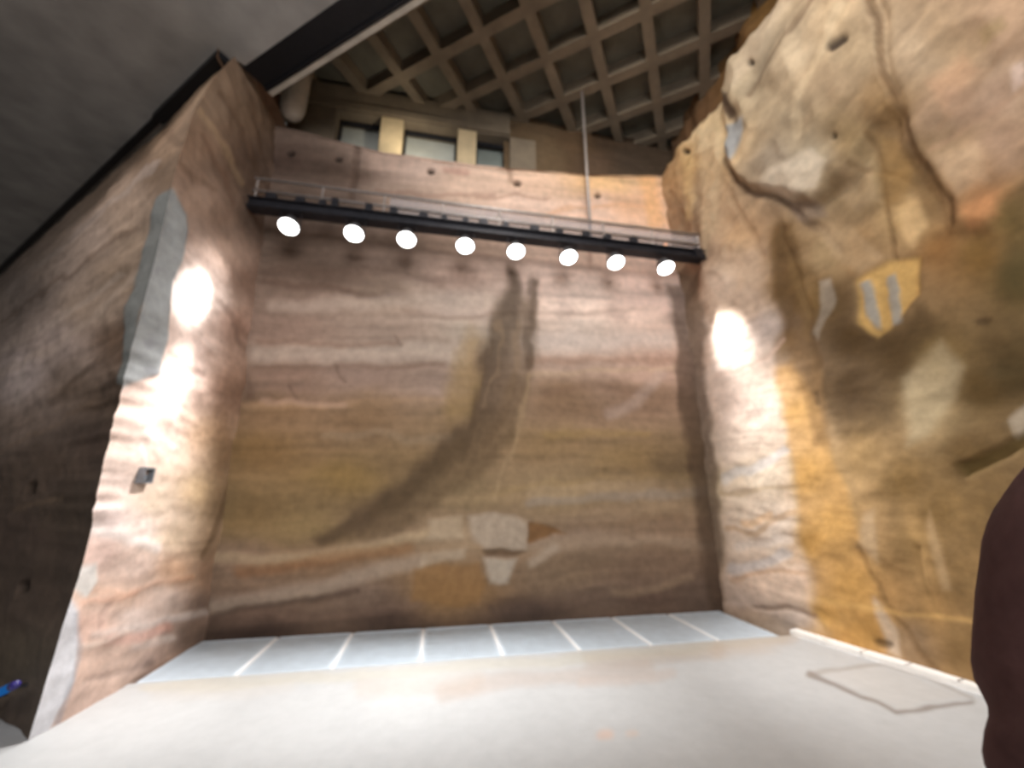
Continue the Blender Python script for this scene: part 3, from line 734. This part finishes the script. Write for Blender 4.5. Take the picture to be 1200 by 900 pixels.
# ------------------------------------------------------------------ floor
xs = np.concatenate([np.arange(-7.5, -3.2, 0.12), np.arange(-3.2, 5.6, 0.03)]); ys = np.concatenate([np.arange(-3.0, 1.2, 0.1), np.arange(1.2, 4.56, 0.024), [4.565]])
Xg, Yg = np.meshgrid(xs, ys, indexing='ij')
P = np.stack([Xg, Yg, np.zeros(Xg.shape)], -1)
w = Rock(P, 600, 5)
w.col[...] = lin((177, 177, 176))
w.mul(1 + 0.05 * fbm(P, 1.2, 4, 601) + 0.02 * fbm(P, 7, 3, 602))
for pts, wd, c, a in [
    ([(180, 812), (280, 810), (340, 806)], 12, (186, 176, 164), .35), ([(420, 806), (500, 804), (560, 798)], 13, (176, 160, 144), .5), ([(520, 812), (600, 796), (680, 792), (760, 782)], 12, (168, 148, 134), .6), ([(690, 776), (760, 772), (840, 764)], 12, (166, 148, 132), .6),
    ([(680, 800), (740, 796), (790, 790)], 8, (178, 160, 148), .6), ([(170, 806), (400, 793), (600, 778), (760, 764), (915, 748)], 10, (182, 172, 148), .5), ([(840, 764), (890, 758), (925, 748)], 14, (180, 158, 136), .5),
    ([(944, 787), (975, 798), (1008, 815), (1030, 822), (1052, 834), (1100, 830), (1140, 822)], 3.0, (112, 97, 86), 1.0), ([(944, 788), (985, 782), (1040, 778), (1080, 790), (1138, 816)], 2.5, (140, 126, 114), .7),
    ([(705, 857), (712, 857)], 8, (214, 158, 120), .5), ([(738, 858), (744, 858)], 6, (206, 166, 134), .4),
]:
    w.stroke(pts, wd, c, a, soft=2.2)
w.poly([(960, 786), (1040, 780), (1130, 815), (1060, 832), (1020, 816)], (184, 176, 166), .3, 6)
w.h[...] = 0
o = w.build('floor', FLOORM, np.array([0., 0., 1.]))
# floor edge towards the trough and the trough below the grate
b = MB(); b.box((0.9, 4.545, -0.16), (7.3, 0.03, 0.30)); struct(b.build('trim_4', M_PALE))
b = MB(); b.box((0.9, 5.15, -0.20), (7.6, 1.3, 0.04)); struct(b.build('floor_trough', M_TROUGH))
# white strip at the foot of the right wall
b = MB()
for k in range(12):
    y0_, y1_ = 4.6 - k * 0.35, 4.6 - (k + 1) * 0.35
    xa = np.interp(y0_, [-2.5, 3.18, 5.64], [5.55, 4.57, 4.07]); xb = np.interp(y1_, [-2.5, 3.18, 5.64], [5.55, 4.57, 4.07])
    ang = math.atan2(xb - xa, y0_ - y1_)
    b.box(((xa + xb) / 2 - 0.03, (y0_ + y1_) / 2, 0.022), (0.13, 0.37, 0.05), Matrix.Rotation(ang, 3, 'Z'))
struct(b.build('baseboard_right', M_WHITE))

# ------------------------------------------------------------------ drain grates
X0, PW = -2.51, 0.8165
ordin = ['first drain grate panel, at the left rock pier', 'second drain grate panel counting from the left rock pier', 'third drain grate panel counting from the left rock pier', 'fourth drain grate panel counting from the left rock pier',
         'fifth drain grate panel, fourth from the right rock wall', 'third drain grate panel counting from the right rock wall', 'second drain grate panel counting from the right rock wall', 'drain grate panel at the right rock wall']
for k in range(8):
    t = thing('drain_grate', 'pale grey slotted ' + ordin[k], 'grate', (X0 + PW * (k + 0.5), 5.075, 0.0), 0, 'drain grate panels along the back wall')
    hw = PW / 2 - 0.022 if k < 7 else PW / 2 - 0.02
    D = 0.51
    b = MB()
    for sx in (-1, 1):
        b.box((sx * (hw - 0.010), 0, -0.012), (0.02, 2 * D, 0.035), bevel=.003)
    b.box((0, -D + 0.008, -0.012), (2 * hw - .04, 0.016, 0.035), bevel=.003); b.box((0, D - 0.008, -0.012), (2 * hw - .04, 0.016, 0.035), bevel=.003)
    b.build('frame', M_GRATE, t)
    b = MB()
    n = 30
    for i in range(n):
        x = -hw + 0.02 + (2 * hw - 0.04) * (i + 0.5) / n
        b.box((x, 0, -0.010), (0.0165, 2 * D - 0.034, 0.026))
    for yy in (-0.3, 0, 0.3):
        b.box((0, yy, -0.030), (2 * hw - 0.045, 0.012, 0.012))
    b.build('slats', M_GRATE, t)
for k in range(7):
    b = MB(); b.box((0, -0.03, 0), (0.036, 0.98, 0.05), bevel=.004); b.box((0, 0, -0.09), (0.02, 1.0, 0.14))
    o = b.build('grate_bearer', M_SEAM); o.location = (X0 + PW * (k + 1), 5.075, -0.012)
    nm = ['first', 'second', 'third', 'fourth', 'third', 'second', 'first'][k]
    side = 'left rock pier' if k < 3 else 'right rock wall'
    lab = 'white steel bearer strip between grate panels, ' + (nm + ' from the ' + side if k != 3 else 'middle one of the seven')
    tag(o, lab, 'bearer', 'white bearers between the grate panels')

# ------------------------------------------------------------------ coffered ceiling
AD = math.radians(-35.6)
a = np.array([math.cos(AD), math.sin(AD)]); nA = np.array([-a[1], a[0]])      # family A runs along a, family B along nA
PIT = 0.79
A2 = on_z(547, 115, HC)[:2]; B3 = on_z(567, 47, HC)[:2]
offA = (A2 @ nA) % PIT; offB = (B3 @ a) % PIT
RW, RD = 0.165, 0.26
# one ribbed slab: ribs of family A and B and the slab above
b = MB()
for i in range(-2, 14):
    c = offA + PIT * i
    ctr = nA * c + a * 1.0
    b.box((ctr[0], ctr[1], HC + RD / 2), (13, RW, RD), Matrix.Rotation(AD, 3, 'Z'))
for i in range(-9, 14):
    c = offB + PIT * i
    ctr = a * c + nA * 3.0
    b.box((ctr[0], ctr[1], HC + RD / 2 + 0.001), (RW, 11, RD), Matrix.Rotation(AD, 3, 'Z'))
cl = struct(b.build('ceiling', M_COFFER))
b = MB(); b.box((1.5, 2.5, HC + RD + 0.05), (13, 9, 0.1)); o = b.build('ceiling_coffer_backing', M_COFFERBACK); struct(o)

# ------------------------------------------------------------------ soffit, black beam and black edge strips on the left
HS = 7.0
bu0, bu1 = on_z(290, 75, HS), on_z(405, 2, HS)
bl0, bl1 = on_z(312, 110, HS), on_z(485, 0, HS)
dv = np.array([bl1[0] - bl0[0], bl1[1] - bl0[1]]); dv /= np.linalg.norm(dv)
nv = np.array([-dv[1], dv[0]])
p0 = np.array(bu0[:2])
ds = (np.array(bl0[:2]) - p0) @ nv
wd = ds
q0 = p0 - dv * 0.05; q1 = p0 + dv * 8.4
sp = [q0, q1, np.array([q1[0], -3.0]), np.array([-14.0, -3.0]), np.array([-14.0, 14.0]), np.array([-2.82, 4.42]) + DW[:2] * 1.0, np.array([-2.82, 4.42]) + DW[:2] * 0]
b = MB()
b.prism([tuple(p) for p in sp], HS, HS + 0.3)
struct(b.build('ceiling_soffit', M_SOFFIT))
# shutter-board joints of the soffit
for k in range(4):
    pass
c0 = p0 + dv * 4.0 + nv * (wd / 2 - 0.02)
ang = math.atan2(dv[1], dv[0])
t = thing('edge_beam', 'black steel edge beam along the grey concrete soffit', 'beam', (c0[0], c0[1], HS), ang)
b = MB()
b.box((0, wd / 2 - 0.03, 0.14), (8.2, 0.04, 0.36)); b.box((0, -wd / 2 + 0.03, 0.16), (8.2, 0.04, 0.30)); b.box((0, 0, 0.02), (8.2, wd - .04, 0.05), bevel=.006)
b.build('channel', M_BLACK, t)
b = MB(); b.box((0, wd / 2 + 0.035, 0.10), (8.2, 0.07, 0.26), bevel=.005); o = b.build('nosing', M_PALE, t); o['label'] = 'pale concrete strip along the beam edge'
# black strip where the soffit meets the rock
b = MB()
f0 = np.array([-2.82, 4.42])
for (s0, s1, wid, zz) in ((0.05, 1.85, 0.14, 0.09), (1.75, 13.5, 0.09, 0.05)):
    c = f0 + DW[:2] * (s0 + s1) / 2 + NW[:2] * 0.10
    b.box((c[0], c[1], HS - zz / 2), (s1 - s0, wid, zz), Matrix.Rotation(math.atan2(DW[1], DW[0]), 3, 'Z'))
o = b.build('trim_5', M_BLACK); struct(o)

# ------------------------------------------------------------------ gantry
GY, GZ = 5.0, 5.3
gx0, gx1 = -2.62, 4.10
gl_ = gx1 - gx0; gc = (gx0 + gx1) / 2
t = thing('lighting_gantry', 'long dark steel gantry spanning the rock pit above the row of lamps', 'gantry', (gc, GY, GZ))
b = MB()
b.box((0, 0, 0), (gl_, 0.05, 0.13), bevel=.006); b.box((0, 0.06, -0.058), (gl_, 0.12, 0.014)); b.box((0, -0.03, 0.068), (gl_, 0.10, 0.012)); b.box((0, -0.03, -0.069), (gl_, 0.10, 0.012))
b.build('beam', M_DARK, t)
for dz in (0.22, 0.41):
    b = MB(); b.tube((-gl_ / 2 + .02, 0.0, dz), (gl_ / 2 - .02, 0.0, dz), 0.021)
    o = b.build('rail', M_RAIL, t, True); o['label'] = 'thin pale rail above the beam'
for k in range(9):
    b = MB(); x = -gl_ / 2 + 0.06 + (gl_ - 0.12) * k / 8
    b.tube((x, 0, 0.07), (x, 0, 0.42), 0.014); b.box((x, 0, 0.08), (0.07, 0.07, 0.012))
    b.build('post', M_RAIL, t)
rg = random.Random(8)
for px_ in (318, 352, 378, 392, 432, 461, 496, 520, 545, 566, 592, 626, 655, 686, 711, 742):
    x = on_y(px_, 240 + (px_ - 305) * 0.115, GY)[0] - gc
    hh = rg.uniform(0.07, 0.13); ww = rg.uniform(0.07, 0.13)
    b = MB(); b.box((x, -0.03, 0.075 + hh / 2), (ww, 0.09, hh), bevel=.008); b.tube((x, -0.03, 0.07 + hh), (x, -0.03, 0.10 + hh), 0.015)
    b.build('valve_box', M_DARK, t)
b = MB(); b.box((gl_ * 0.13, 0.03, 0.235), (gl_ * 0.73, 0.006, 0.33))
o = b.build('clear_sheet', M_SHEET, t); o['label'] = 'hazy see-through sheet between beam and rail'
b = MB(); b.box((gl_ / 2 - 0.12, 0.0, 0.03), (0.14, 0.14, 0.16), bevel=.01); b.tube((gl_ / 2 - 0.05, 0, 0), (gl_ / 2 + .02, 0, 0), 0.06)
b.build('end_bracket', M_DARK, t)
ip = on_y(780, 287, GY - 0.06)
b = MB(); b.sphere((ip[0] - gc, -0.06, ip[2] - GZ), 0.028); o = b.build('indicator_lamp', M_WARM, t, True); o['label'] = 'small pink-orange glowing indicator at the right end'

# lamps hanging below the gantry
LZ = 5.03
lx = [on_y(p, q, GY)[0] for p, q in ((340, 266), (416, 273), (477, 280), (545, 288), (604, 292), (665, 298), (720, 305), (778, 312))]
TILT = math.radians(22)


def make_lamp():
    t = thing('flood_lamp', 'x', 'lamp', (0, 0, GZ - 0.06), 0, 'row of lit flood lamps under the gantry')
    rot = Matrix.Rotation(-TILT, 4, 'X')
    T = Matrix.Translation((0, 0, -0.16)) @ rot
    b = MB(); b.lathe([(0.045, 0.12), (0.075, 0.11), (0.085, 0.05), (0.115, 0.0), (0.125, -0.035)], 28, T); b.build('housing', M_LAMPBODY, t, True)
    b = MB(); b.lathe([(0.135, -0.032), (0.138, -0.048), (0.118, -0.052), (0.118, -0.03)], 28, T); b.build('bezel', M_LAMPBODY, t, True)
    b = MB(); b.lathe([(0.122, -0.046), (0.110, -0.066), (0.075, -0.088), (0.035, -0.098), (0.004, -0.1)], 28, T); b.build('lens', M_LAMP, t, True)
    b = MB()
    for s in (-1, 1):
        b.box((s * 0.125, 0, -0.09), (0.008, 0.03, 0.22))
    b.box((0, 0, 0.015), (0.258, 0.03, 0.008)); b.tube((0, 0, 0.015), (0, 0, 0.034), 0.02)
    for s in (-1, 1):
        b.tube((s * 0.11, 0, -0.16), (s * 0.14, 0, -0.16), 0.012)
    b.build('yoke', M_DARK, t)
    return t


lamp0 = make_lamp()
names = ['first lit flood lamp under the gantry, at the left rock pier', 'second lit flood lamp under the gantry from the left rock pier', 'third lit flood lamp under the gantry from the left rock pier',
         'fourth lit flood lamp under the gantry, left of the forked stain', 'fifth lit flood lamp under the gantry, right above the forked stain', 'sixth lit flood lamp under the gantry, third from the right rock wall',
         'seventh lit flood lamp under the gantry, second from the right rock wall', 'last lit flood lamp under the gantry, at the right rock wall']
for k in range(8):
    if k == 0:
        r = lamp0
    else:
        r = lamp0.copy(); COL.objects.link(r)
        for ch in list(lamp0.children):
            c = ch.copy(); COL.objects.link(c); c.parent = r
    r.location = (lx[k], GY - 0.03, GZ - 0.1095)
    r['label'] = names[k]

# suspension rod
rp = on_y(684, 140, GY + 0.12)
t = thing('suspension_rod', 'thin grey rod hanging from the coffered ceiling down to the gantry', 'rod', (rp[0], GY + 0.12, GZ))
b = MB(); b.tube((0, 0, 0.02), (0, 0, HC + 0.05 - GZ), 0.024, 0.024, 12); b.build('rod', M_RAIL, t, True)
b = MB(); b.lathe([(0.03, 0.05), (0.05, 0.06), (0.05, 0.15), (0.03, 0.17)], 16); b.build('coupler', M_RAIL, t, True)

# little grey box let into the left pier
wx = -2.535
d = ray(168, 557); bp_ = CAM + d * ((wx - CAM[0]) / d[0])
t = thing('wall_box', 'small square grey metal box fixed on the lit left rock pier', 'box', (bp_[0], bp_[1], bp_[2]))
b = MB()
for s in (-1, 1):
    b.box((0.005, s * 0.06, 0), (0.08, 0.016, 0.136)); b.box((0.005, 0, s * 0.06), (0.08, 0.12, 0.016))
b.build('casing', M_GREYBOX, t)
b = MB(); b.box((-0.02, 0, 0), (0.01, 0.11, 0.11)); b.build('back_plate', M_HOLE, t)
b = MB(); b.box((0.0, -0.015, -0.02), (0.05, 0.06, 0.05), bevel=.006); b.build('socket', M_GREYBOX, t)

# blue tube low on the unlit face, at the left edge
def on_dark(px, py, off):
    n = NW; p = np.array([-2.62, 3.75, 0]) + NW * off
    d = ray(px, py)
    return CAM + d * (((p - CAM) @ n) / (d @ n))


q0, q1 = on_dark(-30, 826, 0.16), on_dark(15, 804, 0.16)
mid = (q0 + q1) / 2
t = thing('blue_light_tube', 'short slanting blue glowing tube low on the dark rock at the left edge', 'light', tuple(mid))
b = MB(); b.tube(tuple(q0 - mid), tuple(q1 - mid), 0.026); b.build('tube', M_BLUE, t, True)
dq = (q1 - q0) / np.linalg.norm(q1 - q0)
b = MB(); b.tube(tuple(q1 - mid), tuple(q1 - mid + dq * 0.06), 0.027, 0.022); b.build('end_cap', M_NAVY, t, True)
for f_ in (0.25, 0.75):
    c = q0 + (q1 - q0) * f_ - mid
    b = MB(); b.tube(tuple(c), tuple(c - NW * 0.11), 0.012); b.build('clip', M_DARK, t)


# ------------------------------------------------------------------ person beside the camera (only a shoulder and sleeve reach into the picture)
def skin_mesh(name, nodes, edges, mat, parent, sub=2, root=0):
    me = bpy.data.meshes.new(name)
    me.from_pydata([n[0] for n in nodes], edges, [])
    o = bpy.data.objects.new(name, me); COL.objects.link(o)
    md = o.modifiers.new('skin', 'SKIN'); md.use_smooth_shade = True
    sv = me.skin_vertices
    if not sv:
        bpy.context.view_layer.objects.active = o
        sv = me.skin_vertices
    for k, n in enumerate(nodes):
        r = n[1]
        sv[0].data[k].radius = r if isinstance(r, tuple) else (r, r)
        sv[0].data[k].use_root = (k == root)
    ss = o.modifiers.new('sub', 'SUBSURF'); ss.levels = sub; ss.render_levels = sub
    me.materials.append(mat)
    if parent is not None:
        o.parent = parent
    return o


def bake(o):
    dg = bpy.context.evaluated_depsgraph_get()
    me = bpy.data.meshes.new_from_object(o.evaluated_get(dg))
    o.modifiers.clear(); o.data = me
    for p in me.polygons:
        p.use_smooth = True
    return o


PX, PY_ = 0.720, 0.083
person = thing('person', 'person in a dark maroon long-sleeved top standing close by at the right edge', 'person', (PX, PY_, 0.0), math.radians(-51))
person.scale = (1.025, 1.025, 1.025)
# body: one continuous figure
nodes = [((0, 0, 1.02), (.15, .11)), ((0, .0, 1.20), (.14, .105)), ((0, -.01, 1.40), (.155, .11)), ((0, -.01, 1.52), (.12, .09)), ((0, 0, 1.60), .058), ((0, .015, 1.68), .055)]
edges = [(0, 1), (1, 2), (2, 3), (3, 4), (4, 5)]
for s in (-1, 1):
    n = len(nodes)
    nodes += [((s * .10, 0, .94), .105), ((s * .11, .01, .72), .085), ((s * .115, .02, .52), .062), ((s * .12, .0, .32), .06), ((s * .12, -.01, .10), .042), ((s * .13, .04, .05), .042), ((s * .14, .17, .03), .03)]
    edges += [(0, n)] + [(n + i, n + i + 1) for i in range(6)]
    n = len(nodes)
    nodes += [((s * .19, -.01, 1.50), .07), ((s * .245, -.02, 1.38), .056), ((s * .26, -.02, 1.20), .046), ((s * .255, .06, 1.06), .040), ((s * .235, .14, .95), .03), ((s * .23, .165, .90), (.038, .018)), ((s * .225, .19, .85), (.036, .016))]
    edges += [(3, n)] + [(n + i, n + i + 1) for i in range(6)]
body = bake(skin_mesh('body', nodes, edges, M_SKIN, person, 2, 0))
# head with a face and separate fingers, all part of the continuous body mesh
bm = bmesh.new(); bm.from_mesh(body.data)


def add_to(bm, other):
    me = bpy.data.meshes.new('tmp'); other.to_mesh(me); bm.from_mesh(me); bpy.data.meshes.remove(me); other.free()


hb = bmesh.new()
g = bmesh.ops.create_uvsphere(hb, u_segments=32, v_segments=24, radius=1)
for v in hb.verts:
    x, y, z = v.co
    k = 1 - 0.22 * max(0, -z) ** 1.5
    v.co = Vector((x * .076 * k, y * .098 * (1 - .1 * max(0, -z)) + (0.012 if z < -.2 and y > 0 else 0), z * .122))
    if y > 0.8 and abs(x) < .25 and -.35 < z < .12:
        v.co.y += .022 * (1 - abs(x) / .25) * (1 - max(0, z) / .12 if z > 0 else 1 if z > -.28 else .4)
    if y > .7 and .05 < z < .25 and .18 < abs(x) < .55:
        v.co.y -= .009
    if y > .75 and -.58 < z < -.42 and abs(x) < .35:
        v.co.y += .006
    v.co += Vector((0, .03, 1.79))
add_to(bm, hb)
for s in (-1, 1):
    eb = bmesh.new(); g = bmesh.ops.create_uvsphere(eb, u_segments=10, v_segments=8, radius=1)
    for v in eb.verts:
        v.co = Vector((v.co.x * .010 + s * .078, v.co.y * .018 + .02, v.co.z * .032 + 1.785))
    add_to(bm, eb)
    for i, (ox, oy, L) in enumerate(((-.027, .0, .075), (-.009, .004, .085), (.009, .004, .08), (.026, 0, .062))):
        fb = bmesh.new()
        p = Vector((s * .225 , .19 + ox, .85)); q = p + Vector((-s * .004, .012 + oy, -L * .55)); r = q + Vector((-s * .02, .0, -L * .45))
        for A, B_, ra, rb in ((p + Vector((0, 0, .03)), q, .0095, .009), (q, r, .009, .007)):
            d = B_ - A
            gg = bmesh.ops.create_cone(fb, cap_ends=True, segments=10, radius1=ra, radius2=rb, depth=d.length)
            bmesh.ops.transform(fb, matrix=Matrix.Translation((A + B_) / 2) @ d.to_track_quat('Z', 'Y').to_matrix().to_4x4(), verts=gg['verts'])
        add_to(bm, fb)
    fb = bmesh.new(); A = Vector((s * .225, .205, .885)); B_ = A + Vector((-s * .015, .04, -.05)); d = B_ - A
    gg = bmesh.ops.create_cone(fb, cap_ends=True, segments=10, radius1=.012, radius2=.008, depth=d.length)
    bmesh.ops.transform(fb, matrix=Matrix.Translation((A + B_) / 2) @ d.to_track_quat('Z', 'Y').to_matrix().to_4x4(), verts=gg['verts'])
    add_to(bm, fb)
bm.to_mesh(body.data); bm.free()
for p in body.data.polygons:
    p.use_smooth = True
# clothing
nodes = [((0, 0, .98), (.175, .135)), ((0, 0, 1.20), (.17, .13)), ((0, -.01, 1.40), (.18, .135)), ((0, -.01, 1.53), (.13, .105)), ((0, -.002, 1.585), (.075, .075))]
edges = [(0, 1), (1, 2), (2, 3), (3, 4)]
for s in (-1, 1):
    n = len(nodes)
    nodes += [((s * .12, -.01, 1.605), .086), ((s * .215, -.015, 1.55), .086), ((s * .268, -.02, 1.35), .084), ((s * .24, -.02, 1.225), .066), ((s * .247, -.01, 1.15), .062), ((s * .255, .06, 1.06), .055), ((s * .24, .125, .965), .045)]
    edges += [(3, n)] + [(n + i, n + i + 1) for i in range(6)]
topo = bake(skin_mesh('top', nodes, edges, M_SLEEVE, person, 3, 0))
me = topo.data
co = np.zeros(len(me.vertices) * 3); me.vertices.foreach_get('co', co); co = co.reshape(-1, 3)
no = np.array([v.normal[:] for v in me.vertices])
fold = 0.007 * np.sin((co[:, 2] * 1.0 + co[:, 1] * .5 + np.abs(co[:, 0]) * .6) * 75 + 2.5 * fbm(co, 6, 2, 900)) * sstep(1.44, 1.36, co[:, 2])
co = co + no * (fold + 0.006 * fbm(co, 9, 3, 901))[:, None]
me.vertices.foreach_set('co', co.reshape(-1)); me.update()
nodes = [((0, 0, 1.03), (.165, .125)), ((0, 0, .95), (.165, .125))]
edges = [(0, 1)]
for s in (-1, 1):
    n = len(nodes)
    nodes += [((s * .10, 0, .86), .115), ((s * .11, .01, .70), .098), ((s * .115, .015, .52), .08), ((s * .12, .0, .32), .075), ((s * .12, -.005, .10), .068)]
    edges += [(1, n)] + [(n + i, n + i + 1) for i in range(4)]
bake(skin_mesh('trousers', nodes, edges, M_TROUSER, person, 2, 0))
for s in (-1, 1):
    b = MB(); b.sphere((s * .13, .06, .05), 1, (.05, .145, .05)); b.box((s * .13, .06, .012), (.09, .27, .024), bevel=.01); b.build('shoe', M_SHOE, person, True)
hb = bmesh.new(); bmesh.ops.create_uvsphere(hb, u_segments=32, v_segments=20, radius=1)
bmesh.ops.delete(hb, geom=[v for v in hb.verts if (v.co.y > .35 and v.co.z < .45) or v.co.z < -.55], context='VERTS')
for v in hb.verts:
    v.co = Vector((v.co.x * .085, v.co.y * .107, v.co.z * .131 + .003)) + Vector((0, .025, 1.795))
me = bpy.data.meshes.new('hair'); hb.to_mesh(me); hb.free(); me.materials.append(M_HAIR)
for p in me.polygons:
    p.use_smooth = True
o = bpy.data.objects.new('hair', me); COL.objects.link(o); o.parent = person
md = o.modifiers.new('thick', 'SOLIDIFY'); md.thickness = .012


# ------------------------------------------------------------------ light
def spot(name, loc, target, power, angle, blend=1.0, radius=0.08, col=(1, .96, .92)):
    l = bpy.data.lights.new(name, 'SPOT'); l.energy = power; l.spot_size = math.radians(angle); l.spot_blend = blend; l.shadow_soft_size = radius; l.color = col
    o = bpy.data.objects.new(name, l); COL.objects.link(o); o.location = loc
    o.rotation_euler = (Vector(target) - Vector(loc)).to_track_quat('-Z', 'Y').to_euler()
    return o


for k in range(8):
    p = (lx[k], GY - 0.08, LZ - 0.12)
    spot('flood_light', p, (lx[k], 4.0, 0.0), (290, 520, 650, 630, 470, 290, 170, 120)[k], 36, 1.0, 0.09, (.98, .99, 1))


def area(name, loc, target, power, size, col=(1, 1, 1), spread=180):
    l = bpy.data.lights.new(name, 'AREA'); l.energy = power; l.size = size; l.color = col; l.spread = math.radians(spread)
    o = bpy.data.objects.new(name, l); COL.objects.link(o); o.location = loc
    o.rotation_euler = (Vector(target) - Vector(loc)).to_track_quat('-Z', 'Y').to_euler()
    return o


# extra spots added at some lamps for hot spots and wash on side faces
for k, tg, pw, an in ((1, (-2.54, 4.36, 3.66), 900, 19), (1, (-2.55, 4.22, 2.62), 1000, 13), (0, (-2.54, 4.3, 3.2), 110, 60), (2, (-2.55, 4.05, 1.3), 1000, 40), (7, (4.18, 4.86, 3.93), 500, 34), (6, (4.5, 3.35, 0.8), 1000, 58)):
    spot('flood_light', (lx[k], GY - 0.08, LZ - 0.12), tg, pw, an, 1.0, 0.06, (1, .99, .985))
spot('gallery_light', (1.0, 1.5, 8.2), (3.0, 4.6, 5.2), 500, 116, 0.6, 0.35, (1, .93, .84))
spot('fill_light_left', (-4.6, 2.5, 6.7), (-3.7, 4.5, 4.9), 220, 84, 1.0, 0.2, (1, .95, .95))  # unseen fill added to brighten the upper part of the left dark face
spot('niche_light', (-0.70, 5.30, 7.15), (-0.80, 5.9, 7.75), 26, 120, 1.0, 0.05, (1, .88, .68))
area('fill_light_back', (0.4, -2.6, 5.0), (0.6, 5.6, 3.4), 405, 3.0, (1, .985, .975))  # unseen soft fill added behind the camera to lift the back wall

wd_ = bpy.data.worlds.new('world'); SC.world = wd_; wd_.use_nodes = True
bg = wd_.node_tree.nodes['Background']; bg.inputs['Color'].default_value = (1, .95, .90, 1); bg.inputs['Strength'].default_value = 0.10

SC.view_settings.view_transform = 'Standard'
SC.view_settings.look = 'None'
SC.view_settings.gamma = 1.0
SC.view_settings.use_curve_mapping = False
SC.view_settings.exposure = 0.0
SC.cycles.use_denoising = True
SC.cycles.max_bounces = 8
SC.cycles.diffuse_bounces = 5
